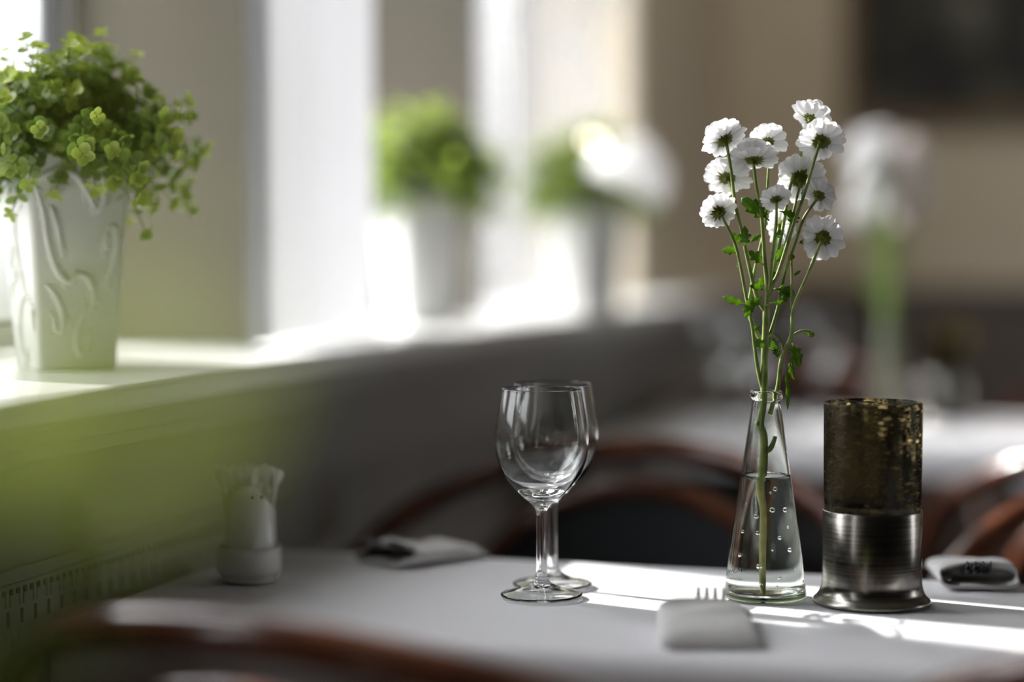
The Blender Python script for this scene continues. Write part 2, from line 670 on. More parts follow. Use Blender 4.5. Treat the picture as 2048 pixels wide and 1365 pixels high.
bm = BM()
add_box(bm, -1.4, X_RIGHT + 0.2, Y_FRONT - 0.2, Y_BACK + 0.2, -0.1, 0.0)
structure(obj('floor', bm, M['floor'], smooth=False))
bm = BM()
add_box(bm, -1.4, X_RIGHT + 0.2, Y_FRONT - 0.2, Y_BACK + 0.2, CEIL, CEIL + 0.1)
structure(obj('ceiling', bm, M['ceiling'], smooth=False))
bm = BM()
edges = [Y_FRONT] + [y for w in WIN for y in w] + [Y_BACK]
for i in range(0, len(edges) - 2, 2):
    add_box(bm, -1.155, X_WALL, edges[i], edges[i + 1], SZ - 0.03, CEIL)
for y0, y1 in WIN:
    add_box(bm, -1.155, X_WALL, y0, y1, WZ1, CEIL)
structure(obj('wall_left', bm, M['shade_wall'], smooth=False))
bm = BM()
add_box(bm, -1.155, X_WALL, edges[-2], edges[-1], SZ - 0.03, CEIL)
structure(obj('wall_left_corner', bm, M['beige_wall'], smooth=False))
bm = BM()                         # wall under the windows with its radiator casing
add_box(bm, -1.25, X_PANEL, Y_FRONT, Y_BACK, 0.76, SZ - 0.03)
add_box(bm, -1.25, X_PANEL - 0.03, Y_FRONT, Y_BACK, 0.66, 0.76)
add_box(bm, -1.25, X_PANEL, Y_FRONT, Y_BACK, 0.0, 0.66)
structure(obj('wall_underwindow', bm, M['white_wall'], smooth=False))
bm = BM()
add_box(bm, -1.16, X_SILL, Y_FRONT, Y_BACK, SZ - 0.024, SZ)
structure(obj('trim_1', bm, M['sill'], smooth=False, bevel=0.006))
bm = BM()
add_box(bm, X_PANEL - 0.01, X_SILL - 0.015, Y_FRONT, Y_BACK, SZ - 0.042, SZ - 0.0242)
add_box(bm, X_PANEL - 0.01, X_SILL - 0.027, Y_FRONT, Y_BACK, SZ - 0.056, SZ - 0.0422)
structure(obj('trim_2', bm, M['white_wall'], smooth=False, bevel=0.003))
bm = BM()
add_box(bm, -1.25, X_RIGHT + 0.15, Y_BACK, Y_BACK + 0.15, 0, CEIL)
structure(obj('wall_back', bm, M['beige_wall'], smooth=False))
bm = BM()                         # dark panelling along the foot of the back wall
add_box(bm, X_WALL, X_RIGHT, Y_BACK - 0.02, Y_BACK, 0, 0.90)
add_box(bm, X_WALL, X_RIGHT, Y_BACK - 0.035, Y_BACK, 0.90, 0.93)
structure(obj('trim_4', bm, M['panel'], smooth=False, bevel=0.004))
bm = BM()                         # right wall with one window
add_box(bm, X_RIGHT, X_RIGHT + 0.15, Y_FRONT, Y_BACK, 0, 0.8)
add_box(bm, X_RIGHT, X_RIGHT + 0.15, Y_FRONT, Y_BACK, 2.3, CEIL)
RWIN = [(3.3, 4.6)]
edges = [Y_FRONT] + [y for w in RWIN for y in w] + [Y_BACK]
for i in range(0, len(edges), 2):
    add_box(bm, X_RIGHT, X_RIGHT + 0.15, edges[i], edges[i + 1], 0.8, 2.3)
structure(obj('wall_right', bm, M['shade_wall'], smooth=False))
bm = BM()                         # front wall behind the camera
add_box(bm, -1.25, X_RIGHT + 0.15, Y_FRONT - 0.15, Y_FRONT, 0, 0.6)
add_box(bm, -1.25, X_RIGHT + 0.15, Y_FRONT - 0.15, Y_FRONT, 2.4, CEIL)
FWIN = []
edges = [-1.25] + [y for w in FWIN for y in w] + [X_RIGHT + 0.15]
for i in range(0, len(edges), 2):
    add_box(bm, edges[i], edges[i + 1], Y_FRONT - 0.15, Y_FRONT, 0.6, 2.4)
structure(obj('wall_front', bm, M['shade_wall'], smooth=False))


def portal(name, loc, rot, sx, sy):
    l = bpy.data.lights.new(name, 'AREA')
    l.shape = 'RECTANGLE'
    l.size, l.size_y = sx, sy
    l.cycles.is_portal = True
    o = bpy.data.objects.new(name, l)
    o.location = loc
    o.rotation_euler = rot
    COL.objects.link(o)


wn = 0


def window(lo, hi, z0, z1, axis, pos, inward, t=0.05):
    """frame, meeting rail, seal and pane across an opening lo..hi; axis 'y' runs along Y"""
    global wn
    wn += 1
    root = None
    f, s, p = BM(), BM(), BM()

    def bx(b_, a0, a1, za, zb, d0, d1):
        if axis == 'y':
            add_box(b_, min(d0, d1), max(d0, d1), a0, a1, za, zb)
        else:
            add_box(b_, a0, a1, min(d0, d1), max(d0, d1), za, zb)
    d0, d1 = pos + inward * 0.014, pos - inward * 0.02
    bx(f, lo, lo + t, z0, z1, d0, d1)
    bx(f, hi - t, hi, z0, z1, d0, d1)
    bx(f, lo + t, hi - t, z0, z0 + t, d0, d1)
    bx(f, lo + t, hi - t, z1 - t, z1, d0, d1)
    bx(f, lo + t, hi - t, z0 + (z1 - z0) * 0.68, z0 + (z1 - z0) * 0.68 + 0.04, d0, d1)
    e0, e1 = pos + inward * 0.012, pos - inward * 0.012
    g = 0.008
    bx(s, lo + t, lo + t + g, z0 + t, z1 - t, e0, e1)
    bx(s, hi - t - g, hi - t, z0 + t, z1 - t, e0, e1)
    bx(s, lo + t + g, hi - t - g, z0 + t, z0 + t + g, e0, e1)
    bx(p, lo + t + g, hi - t - g, z0 + t + g, z1 - t, pos - 0.002, pos + 0.002)
    root = structure(obj('window_%d' % wn, f, M['frame_paint'], smooth=False))
    obj('window_seal', s, M['dark_seal'], root, smooth=False)
    obj('window_pane', p, M['pane'], root, smooth=False)
    mid, zc = (lo + hi) / 2, (z0 + z1) / 2
    if axis == 'y':
        portal('window_daylight', (pos - inward * 0.06, mid, zc), (R(90), 0, R(-90) if inward > 0 else R(90)), hi - lo, z1 - z0)
    else:
        portal('window_daylight', (mid, pos - inward * 0.06, zc), (R(90), 0, R(180) if inward < 0 else 0), hi - lo, z1 - z0)
    return root


for y0, y1 in WIN:
    window(y0, y1, SZ, WZ1, 'y', X_GLASS, 1, 0.02)
for y0, y1 in RWIN:
    window(y0, y1, 0.8, 2.3, 'y', X_RIGHT + 0.08, -1)
for x0, x1 in FWIN:
    window(x0, x1, 0.6, 2.4, 'x', Y_FRONT - 0.08, 1)


# curtains -----------------------------------------------------------------
def curtain(name, x, y0, y1, z0, z1, pitch, amp, label, edge=None, seed=0, m='sheer'):
    bm = BM()
    ny, nz = max(8, int((y1 - y0) / pitch * 10)), 26
    rows = []
    for j in range(nz + 1):
        z = z0 + (z1 - z0) * j / nz
        ye = edge(z) if edge else y1
        row = []
        for i in range(ny + 1):
            u = i / ny
            y = y0 + (ye - y0) * u
            s = u * (y1 - y0) / pitch
            ph = noise.noise(Vector((s * 0.35, seed, z * 0.4))) * 3.0
            a = amp * (0.75 + 0.5 * noise.noise(Vector((s * 0.5, seed + 5, z * 0.6))))
            row.append(bm.verts.new((x + a * math.sin(2 * PI * s + ph), y, z)))
        rows.append(row)
    for a, b_ in zip(rows, rows[1:]):
        for i in range(ny):
            bm.faces.new((a[i], a[i + 1], b_[i + 1], b_[i]))
    return tag(obj(name, bm, M[m]), label, 'curtain')


curtain('curtain', -1.136, 1.615, 1.885, SZ + 0.004, 2.33, 0.05, 0.007, 'sheer white curtain at the window behind the ornate plant pot', seed=1, m='bright_sheer')
curtain('curtain', -0.925, 2.07, 2.48, SZ + 0.004, 2.45, 0.045, 0.010, 'sheer white curtain left of the second potted plant', seed=2)


def c3(z):
    t = (z - SZ)
    if t < 0.40:
        return 3.73
    if t < 0.47:
        return 3.73 - 0.09 * (t - 0.40) / 0.07
    return 3.64 + min(0.5, (t - 0.47) * 1.6)


curtain('curtain', -0.925, 2.89, 3.73, SZ + 0.004, 2.45, 0.05, 0.010, 'wide sheer white curtain gathered at its right edge behind the farthest potted plant', edge=c3, seed=3, m='voile')
for y0, y1, x, z, lb in ((1.31, 2.07, -1.136, 2.335, 'thin white rod carrying the curtain behind the ornate pot'), (2.03, 4.45, -0.925, 2.465, 'long white curtain rod over the two far windows')):
    bm = BM()
    add_tube(bm, [(x, y0, z), (x, y1, z)], 0.008, 10)
    tag(obj('curtain_rod', bm, M['frame_paint']), lb, 'curtain rod')

# radiator grille -----------------------------------------------------------
bm = BM()
PITCH = 0.0226
NC = 14
GZ = TZ + 0.0175                  # its top edge
bands = [0.0, 0.004, 0.0095, 0.019, 0.0225, 0.036, 0.0395, 0.049, 0.0545, 0.060]
y_start, n_per = 1.05, 66
cw = PITCH / NC


def is_hole(c, band):
    if band in (1, 2):            # top row: mirrored pairs, a broad head and a thin tail
        if band == 1:
            return c in (1, 2, 3, 4) or c in (8, 9, 10, 11)
        return c in (4,) or c in (8,)
    if band == 4:
        return c in (5, 6, 7)
    if band in (6, 7):
        if band == 6:
            return c in (3,) or c in (9,)
        return c in (1, 2, 3) or c in (9, 10, 11)
    return False


xg = X_PANEL + 0.002
vg = {}


def gv(i, j):
    if (i, j) not in vg:
        vg[(i, j)] = bm.verts.new((xg, y_start + i * cw, GZ - bands[j]))
    return vg[(i, j)]


for i in range(n_per * NC):
    for j in range(len(bands) - 1):
        if not is_hole(i % NC, j):
            bm.faces.new((gv(i, j), gv(i + 1, j), gv(i + 1, j + 1), gv(i, j + 1)))
gr = obj('radiator_grille', bm, M['grille'], smooth=False, solid=0.003)
tag(gr, 'pale slotted radiator grille in the wall beside the table', 'radiator grille')
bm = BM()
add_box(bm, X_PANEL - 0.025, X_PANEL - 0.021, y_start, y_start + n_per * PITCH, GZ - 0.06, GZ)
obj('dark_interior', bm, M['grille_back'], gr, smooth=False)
bm = BM()
add_box(bm, X_PANEL, X_PANEL + 0.006, y_start - 0.4, y_start + n_per * PITCH + 0.4, GZ + 0.0005, GZ + 0.013)
structure(obj('trim_3', bm, M['white_wall'], smooth=False, bevel=0.002))

# painting and wall lamp ------------------------------------------------------
pt = thing('framed_painting', 'large dark painting in a thin gilt frame on the beige back wall', 'painting', (-0.05, Y_BACK - 0.02, 1.83))
bm = BM()
add_box(bm, -0.57, 0.57, -0.006, 0.012, -0.49, 0.49)
obj('canvas', bm, M['canvas'], pt, smooth=False)
bm = BM()
for a in ((-0.60, -0.57, -0.52, 0.52), (0.57, 0.60, -0.52, 0.52), (-0.57, 0.57, -0.52, -0.49), (-0.57, 0.57, 0.49, 0.52)):
    add_box(bm, a[0], a[1], -0.025, 0.018, a[2], a[3])
obj('gilt_frame', bm, M['gilt'], pt, smooth=False, bevel=0.004)

lp = at(1268, 330, 3.22)
hl = thing('hanging_lamp', 'white lamp hanging by a thin cord in front of the far curtain, its bulbs lit', 'lamp', lp)
bm = BM()
add_tube(bm, [(0, 0, 0.05), (0, 0, CEIL - lp.z)], 0.002, 8)
obj('cord', bm, M['frame_paint'], hl)
bm = BM()
add_lathe(bm, [(0.0, 0.045), (0.012, 0.045), (0.016, 0.036), (0.045, 0.024), (0.062, -0.005), (0.066, -0.04), (0.063, -0.04), (0.059, -0.005), (0.043, 0.021), (0.0, 0.030)], 32)
rotm = Matrix.Rotation(R(24), 3, Vector((-FWD.x, -FWD.y, 0)))
for v in bm.verts:
    v.co = rotm.inverted() @ v.co
obj('lamp_shade', bm, M['opal'], hl)
for k, (px, py) in enumerate(((1178, 280), (1196, 285))):
    q = at(px, py, 3.16) - lp
    bm = BM()
    add_ball(bm, q, 0.006, 12, 8, (1, 1, 1.3))
    obj('bulb', bm, M['bulb'], hl)
    bm = BM()
    add_tube(bm, smooth_path([(0, 0, 0.04), (q.x * 0.5, q.y * 0.5, 0.03), (q.x, q.y, q.z - 0.007)]), 0.003, 8)
    obj('bulb_arm', bm, M['brass'], hl)


# a small unseen spotlight, added to brighten the back wall
cs = thing('added_spotlight', 'small white spotlight added out of view to brighten the back wall', 'lamp', (0.0, 3.3, CEIL))
bm = BM()
add_lathe(bm, [(0.0, 0.0), (0.045, 0.0), (0.045, -0.012), (0.012, -0.014), (0.012, -0.05), (0.0, -0.05)], 24)
obj('mount', bm, M['frame_paint'], cs)
bm = BM()
add_lathe(bm, [(0.0, 0.05), (0.034, 0.05), (0.04, 0.04), (0.04, -0.06), (0.035, -0.06), (0.035, 0.03), (0.0, 0.03)], 24)
dirv = Vector((-0.45, 1.7, -1.25)).normalized()
qm = dirv.to_track_quat('-Z', 'Y').to_matrix()
for v in bm.verts:
    v.co = qm @ v.co + Vector((0, 0, -0.09))
obj('added_spot_head', bm, M['frame_paint'], cs)
sl = bpy.data.lights.new('added_beam', 'SPOT')
sl.energy = 26
sl.spot_size = R(95)
sl.spot_blend = 0.9
sl.shadow_soft_size = 0.03
sl.color = (1.0, 0.92, 0.80)
so = bpy.data.objects.new('added_beam', sl)
so.parent = cs
so.location = Vector((0, 0, -0.09)) + dirv * 0.065
so.rotation_euler = dirv.to_track_quat('-Z', 'Y').to_euler()
COL.objects.link(so)


# ------------------------------------------------------------------ tables and cloths
def cloth_mesh(L, Wd, drop, step=0.012, r=0.018, amp=0.0012, seed=0.0, wrinkle=None):
    """a cloth over a table L x Wd centred on the origin, top at z=0"""
    bm = BM()
    nx = int((L + 2 * drop) / step)
    ny = int((Wd + 2 * drop) / step)
    hx, hy = L / 2 - r, Wd / 2 - r
    grid = []
    for j in range(ny + 1):
        row = []
        for i in range(nx + 1):
            sx = -L / 2 - drop + (L + 2 * drop) * i / nx
            sy = -Wd / 2 - drop + (Wd + 2 * drop) * j / ny
            cx, cy_ = max(-hx, min(hx, sx)), max(-hy, min(hy, sy))
            q = Vector((sx - cx, sy - cy_))
            t = q.length
            n_ = amp * noise.noise(Vector((sx * 5, sy * 5, seed)))
            if t < 1e-6:
                z = n_
                if wrinkle:
                    z += wrinkle(sx, sy)
                row.append(bm.verts.new((sx, sy, z)))
                continue
            d = q / t
            t = min(t, drop + r)
            if t < r * PI / 2:
                a = t / r
                h, z = r * math.sin(a), -r * (1 - math.cos(a))
                rip = 0.0
            else:
                e = t - r * PI / 2
                h, z = r + 0.06 * e, -r - e
                ang = (sx + sy) * 9 + seed
                rip = min(1, e / 0.12) * 0.012 * (math.sin(ang * 2.3) + 0.6 * noise.noise(Vector((sx * 6, sy * 6, seed))))
            h += rip
            row.append(bm.verts.new((cx + d.x * h, cy_ + d.y * h, z + n_)))
        grid.append(row)
    for a, b_ in zip(grid, grid[1:]):
        for i in range(nx):
            bm.faces.new((a[i], a[i + 1], b_[i + 1], b_[i]))
    return bm


def table(x0, x1, y0, y1, lab, clab, drop, seed, step=0.014, wrinkle=None):
    cx, cy_ = (x0 + x1) / 2, (y0 + y1) / 2
    t = thing('dining_table', lab, 'table', (cx, cy_, 0))
    hx, hy = (x1 - x0) / 2 - 0.02, (y1 - y0) / 2 - 0.02
    bm = BM()
    add_box(bm, -hx, hx, -hy, hy, TZ - 0.032, TZ - 0.006)
    obj('tabletop', bm, M['table_wood'], t, smooth=False, bevel=0.003)
    for sx in (-1, 1):
        for sy in (-1, 1):
            bm = BM()
            px, py = sx * (hx - 0.05), sy * (hy - 0.05)
            add_box(bm, px - 0.022, px + 0.022, py - 0.022, py + 0.022, 0, TZ - 0.032)
            obj('leg', bm, M['table_wood'], t, smooth=False, bevel=0.003)
    c = obj('tablecloth', cloth_mesh(x1 - x0, y1 - y0, drop, step, seed=seed, wrinkle=wrinkle), M['cloth'])
    c.location = (cx, cy_, TZ - 0.001)
    tag(c, clab, 'tablecloth')
    return t


T1 = (-0.838, 0.46, 1.47, 1.895)
T1C = ((T1[0] + T1[1]) / 2, (T1[2] + T1[3]) / 2)
wr_c = on_z(1700, 1262, TZ)


def wr1(sx, sy):
    x, y = sx + T1C[0], sy + T1C[1]
    z = 0.0
    # a soft ridge where the cloth has ruffled in front of the vase and the lantern
    dx, dy = x - wr_c.x, y - wr_c.y
    z += 0.008 * math.exp(-((dx * 0.85 + dy * 0.5) / 0.035) ** 2 - ((-dx * 0.5 + dy * 0.85) / 0.016) ** 2)
    z += 0.005 * math.exp(-((dx - 0.09) / 0.05) ** 2 - ((dy + 0.012 + 0.3 * (dx - 0.09)) / 0.013) ** 2)
    return z


table(*T1, 'dining table under the white cloth in the middle of the photo', 'white tablecloth under the wine glasses and the vase in focus', 0.16, 1.7, 0.010, wr1)
T2 = (-0.80, 0.75, 3.05, 3.56)
table(*T2, 'dining table under the blurred white cloth behind', 'blurred white tablecloth on the second table behind the chairs', 0.04, 4.1, 0.02)
T3 = (0.12, 1.25, 4.36, 4.80)
table(*T3, 'farthest table standing before the back wall', 'white tablecloth on the farthest table before the back wall', 0.05, 7.7, 0.02)
T0 = (-0.80, 0.30, 0.12, 0.56)
table(*T0, 'nearest table just in front of the lens', 'white tablecloth on the table nearest the lens', 0.22, 9.7, 0.025)


# ------------------------------------------------------------------ chairs
def make_chair(label, loc, rz, group=None):
    t = thing('bentwood_chair', label, 'chair', loc, rz, group)
    bm = BM()                     # outer hoop: arms and back in one bent rail
    a, b_ = 0.31, 0.168
    pts = []
    pts += [(-0.235, 0.10, 0.45), (-0.28, 0.07, 0.52), (-0.306, 0.00, 0.585)]
    for k in range(0, 17):
        th = PI - PI * k / 16
        x = a * math.cos(th)
        z = 0.632 + b_ * math.sin(th)
        y = -0.255 + 0.19 * (abs(x) / a) ** 2.2
        pts.append((x, y, z))
    pts += [(0.306, 0.00, 0.585), (0.28, 0.07, 0.52), (0.235, 0.10, 0.45)]
    add_tube(bm, smooth_path(pts, 5), 0.0145, 12)
    obj('outer_hoop', bm, M['wood'], t)
    bm = BM()                     # inner hoop
    pts = [(-0.17, -0.18, 0.45)]
    for k in range(0, 15):
        th = PI - PI * k / 14
        x = 0.205 * math.cos(th)
        z = 0.575 + 0.178 * math.sin(th)
        y = -0.238 + 0.05 * (abs(x) / 0.205) ** 2
        pts.append((x, y, z))
    pts.append((0.17, -0.18, 0.45))
    path = smooth_path(pts, 5)
    add_tube(bm, path, 0.013, 12)
    obj('inner_hoop', bm, M['wood'], t)
    bm = BM()                     # upholstered back inside the inner hoop
    n = len(path)
    half = n // 2
    for side in (0, 1):
        cols = []
        for k in range(half + 1):
            p, q = path[k], path[n - 1 - k]
            row = []
            for i in range(9):
                u = i / 8
                v = p.lerp(q, u)
                bulge = 0.016 * math.sin(PI * u) + 0.004
                row.append(bm.verts.new((v.x, v.y - 0.05 * math.sin(PI * u) * min(1, abs(p.x) / 0.205) + (bulge if side else -bulge * 0.5), v.z)))
            cols.append(row)
        for r0, r1 in zip(cols, cols[1:]):
            for i in range(8):
                bm.faces.new((r0[i], r0[i + 1], r1[i + 1], r1[i]))
    bmesh.ops.remove_doubles(bm, verts=bm.verts, dist=0.0005)
    obj('back_cushion', bm, M['slate'], t)
    bm = BM()
    add_lathe(bm, [(0, 0.455), (0.2, 0.455), (0.225, 0.462), (0.228, 0.475), (0.21, 0.492), (0.15, 0.502), (0, 0.505)], 40, sx=1.0, sy=0.95)
    obj('seat_cushion', bm, M['slate'], t)
    bm = BM()
    add_lathe(bm, [(0, 0.42), (0.215, 0.42), (0.238, 0.427), (0.24, 0.448), (0.23, 0.456), (0, 0.456)], 40, sx=1.0, sy=0.95)
    obj('seat_frame', bm, M['wood'], t)
    for sx, sy in ((-1, 1), (1, 1), (-1, -1), (1, -1)):
        bm = BM()
        add_tube(bm, smooth_path([(sx * 0.165, sy * 0.15, 0.43), (sx * 0.185, sy * 0.175, 0.22), (sx * 0.215, sy * 0.215, 0.0)], 5), [0.017, 0.015, 0.011], 12)
        obj('leg', bm, M['wood'], t)
    return t


ch = make_chair('dark bentwood chair with a slate back behind the wine glasses', (-0.54, 2.10, 0), R(180))
dup(ch, (0.118, 2.12, 0), R(180), 'dark bentwood chair behind the right napkin, beyond the metal lantern')
dup(ch, (-0.51, 1.43, 0), R(-9), 'blurred bentwood chair with its back to the lens, in front of the table at left')
dup(ch, (0.128, 1.52, 0), R(-4), 'bentwood chair in the near right corner, only its orange-brown rail in view')
dup(ch, (0.06, 2.80, 0), R(2), 'sunlit orange-brown bentwood chair at the second table, seen past the lantern')
dup(ch, (-0.60, 3.76, 0), R(180), 'blurred dark chair on the far side of the second table, near the windows')
dup(ch, (0.06, 3.76, 0), R(176), 'blurred dark chair on the far side of the second table, at the right edge')


# ------------------------------------------------------------------ wine glasses
def make_wine_glass(label, loc, group=None):
    t = thing('wine_glass', label, 'glass', loc, 0, group)
    bm = BM()
    outer = [(0.0, 0.0082), (0.006, 0.0078), (0.012, 0.0062), (0.020, 0.0040), (0.028, 0.0020), (0.0335, 0.0006), (0.0345, 0.0006), (0.0352, 0.0016), (0.0346, 0.0030), (0.030, 0.0042), (0.022, 0.0062), (0.014, 0.0090), (0.0085, 0.0120), (0.0060, 0.0155), (0.0048, 0.022), (0.0045, 0.035), (0.0045, 0.060), (0.0047, 0.0725), (0.0058, 0.0765), (0.0085, 0.0797), (0.0141, 0.0845), (0.0200, 0.0900), (0.0250, 0.0953), (0.0310, 0.1030), (0.0357, 0.1110), (0.0388, 0.1200), (0.0403, 0.1300), (0.0404, 0.1360), (0.0398, 0.1440), (0.0380, 0.1565), (0.0358, 0.1690), (0.0340, 0.1790), (0.0337, 0.1796)]
    inner = [(0.0331, 0.1796), (0.0329, 0.1790), (0.0347, 0.1690), (0.0369, 0.1565), (0.0387, 0.1440), (0.0393, 0.1360), (0.0392, 0.1300), (0.0376, 0.1205), (0.0344, 0.1120), (0.0296, 0.1045), (0.0235, 0.0980), (0.0165, 0.0932), (0.009, 0.0906), (0.0, 0.0898)]
    prof = smooth_prof(outer) + smooth_prof(inner)
    add_lathe(bm, prof, 72)
    obj('glass_body', bm, M['glass'], t)
    return t


def smooth_prof(p, n=3):
    v = smooth_path([Vector((r, z, 0)) for r, z in p], n)
    return [(max(0.0, q.x) if q.x > 1e-6 else 0.0, q.y) for q in v]


TOP = TZ + 0.0005
g1 = on_z(1083, 1194, TOP)
wg = make_wine_glass('stemmed wine glass in focus, the front one of the two overlapping', g1)
g2 = on_z(1105, 1172, TOP)
dup(wg, g2, 0.4, 'stemmed wine glass partly hidden behind the front wine glass')
for k, (px, py, d) in enumerate(((1440, 830, 3.33), (1500, 830, 3.2), (1640, 830, 3.42))):
    q = at(px, py, d)
    q.z = TOP
    dd_ = dup(wg, q, 0.3 * k, ['blurred wine glass on the second table, first from the windows', 'blurred wine glass behind the vase, second from the windows on the second table', 'blurred wine glass on the second table just left of the blurred flowers'][k])
    for o in [x for x in COL.objects if x.parent == dd_]:
        o.data = o.data.copy()
        o.data.materials[0] = M['soft_glass']

# ------------------------------------------------------------------ flower vase
vpos = on_z(1530, 1195, TOP)
VH = 0.178


def make_vase(label, loc):
    t = thing('glass_vase', label, 'vase', loc)
    bm = BM()
    outer = [(0.0, 0.0016), (0.028, 0.0016), (0.0338, 0.0004), (0.0352, 0.0014), (0.0355, 0.0036), (0.0345, 0.0100), (0.0295, 0.0500), (0.0215, 0.1040), (0.0155, 0.1450), (0.0124, 0.1665), (0.0120, 0.1700), (0.0136, 0.1716), (0.0139, 0.1745), (0.0134, 0.1775), (0.0120, 0.1782)]
    inner = [(0.0107, 0.1776), (0.0103, 0.1740), (0.0104, 0.1660), (0.0136, 0.1440), (0.0196, 0.1030), (0.0276, 0.0500), (0.0332, 0.0085), (0.0330, 0.0058), (0.0310, 0.0046), (0.0, 0.0046)]
    add_lathe(bm, smooth_prof(outer, 3) + smooth_prof(inner, 3), 72)
    body = obj('vase_body', bm, M['vase_glass'], t)
    bm = BM()                     # water, overlapping the glass by a hair
    wp = [(0.0, 0.0045), (0.0311, 0.0045), (0.0332, 0.0057), (0.0334, 0.0085), (0.0278, 0.0500), (0.0198, 0.1030), (0.0193, 0.1062), (0.0180, 0.1052), (0.0150, 0.1048), (0.0, 0.1047)]
    add_lathe(bm, wp, 72)
    obj('water', bm, M['water'], t)
    rnd = random.Random(5)
    # air bubbles sitting in the water: spheres whose inside is air
    spots = [(355, 757, .0022), (450, 720, .0024), (362, 848, .0020), (492, 875, .0018), (555, 947, .0021), (260, 980, .0019), (366, 1033, .0024), (487, 1095, .0017), (376, 1129, .0016), (540, 1178, .0011), (278, 848, .0018), (590, 1055, .0010), (545, 820, .0013), (445, 940, .0010), (440, 625, .0012), (470, 605, .0020), (530, 725, .0022), (640, 1135, .0012), (470, 1142, .0012), (300, 690, .0010)]
    for cx_, cy_, r in spots:
        px, py = 1380 + cx_ / 2.843, 760 + cy_ / 2.843
        p = at(px, py, 1.75) - vpos
        z = p.z
        rr = 0.0326 - (z - 0.0125) * (0.0326 - 0.0196) / (0.103 - 0.0125) - r - 0.0004
        lat = p.dot(RGT)
        lat = max(-rr * 0.96, min(rr * 0.96, lat * 0.9))
        dep = -math.sqrt(max(0, rr * rr - lat * lat))
        c = RGT * lat + FWD * dep
        bm = BM()
        add_ball(bm, (c.x, c.y, z), r, 14, 10)
        bmesh.ops.recalc_face_normals(bm, faces=bm.faces)
        bmesh.ops.reverse_faces(bm, faces=bm.faces)
        obj('air_bubble', bm, M['water'], t, recalc=False)
    return t, body


vase, vbody = make_vase('clear conical glass vase in focus, half full of water', vpos)


def cone_r(z):
    pts = [(0.0352, 0.004), (0.0345, 0.01), (0.0295, 0.05), (0.0215, 0.104), (0.0155, 0.145)]
    for (r0, z0), (r1, z1) in zip(pts, pts[1:]):
        if z <= z1:
            return r0 + (r1 - r0) * (z - z0) / (z1 - z0)
    return 0.0155


def on_vase(px, py, lift=0.00015):
    """local point of the vase's outer face under a pixel"""
    r = ray(px, py)
    o = CAM - vpos
    d = 1.68
    for _ in range(2000):
        p = o + r * (d / r.dot(FWD))
        if math.hypot(p.x, p.y) <= cone_r(p.z) + lift:
            return p
        d += 0.0002
    return p


# print on the vase: a signature and a line of small lettering under it
bm = BM()
sig = [[(1459, 1144), (1462, 1138), (1463, 1144), (1465, 1139), (1467, 1143), (1470, 1137), (1471, 1143), (1473, 1139)],
       [(1474, 1131), (1472, 1144), (1478, 1142), (1481, 1135), (1478, 1129), (1473, 1130)],
       [(1482, 1141), (1484, 1137), (1486, 1142), (1487, 1129), (1489, 1127), (1487, 1142), (1490, 1137), (1492, 1141), (1494, 1136), (1496, 1138), (1495, 1143)]]
for s_ in sig:
    pts = smooth_path([on_vase(x - 4, y + 2) for x, y in s_], 4)
    add_tube(bm, pts, 0.00018, 5)
obj('signature', bm, M['ink'], vase)
cu = bpy.data.curves.new('lettering', 'FONT')
cu.body = 'Design Emma Dafn\u00e4s'
cu.size = 1.0
tmp = bpy.data.objects.new('lettering', cu)
COL.objects.link(tmp)
dg = bpy.context.evaluated_depsgraph_get()
me0 = tmp.evaluated_get(dg).to_mesh()
bm = BM()
bm.from_mesh(me0)
tmp.evaluated_get(dg).to_mesh_clear()
bpy.data.objects.remove(tmp)
bmesh.ops.triangulate(bm, faces=bm.faces)
xs = [v.co.x for v in bm.verts]
wtx = max(xs) - min(xs)
px0, px1, pyb = 1454.0, 1485.5, 1158.0
k_ = (px1 - px0) / wtx
for v in bm.verts:
    v.co = on_vase(px0 + v.co.x * k_, pyb + (v.co.x * k_) * 0.11 - v.co.y * k_ * 1.15)
obj('lettering', bm, M['ink'], vase, smooth=False)

# ------------------------------------------------------------------ chrysanthemum spray
SD = vpos.dot(FWD)               # depth of the vase axis


def petal_grid(bm, base, direction, nrm, length, width, curl, rnd):
    side = direction.cross(nrm).normalized()
    rows = []
    n = 8
    for i in range(n + 1):
        u = i / n
        w = width * (0.35 + 1.05 * math.sin(min(1, u * 0.82 + 0.06) * PI * 0.62) ** 1.2)
        if u > 0.7:
            w *= math.sqrt(max(0.10, 1 - ((u - 0.7) / 0.32) ** 2))
        c = base + direction * (length * u) + nrm * (curl * length * (u ** 2) - 0.10 * length * math.sin(PI * u))
        row = []
        for j in range(5):
            s = (j - 2) / 2
            notch = -0.02 * length * (1 if j == 2 else (0.0 if abs(s) < 1 else 1.8)) if i == n else 0
            row.append(bm.verts.new(c + side * (s * w * 0.5) + nrm * (0.16 * w * s * s + 0.04 * w * math.cos(s * 6)) + direction * notch))
        rows.append(row)
    for a, b_ in zip(rows, rows[1:]):
        for j in range(4):
            bm.faces.new((a[j], a[j + 1], b_[j + 1], b_[j]))


def frame_of(ax):
    a = ax.normalized()
    u = a.cross(Vector((0.3, 0.2, 1))).normalized()
    return a, u, a.cross(u)


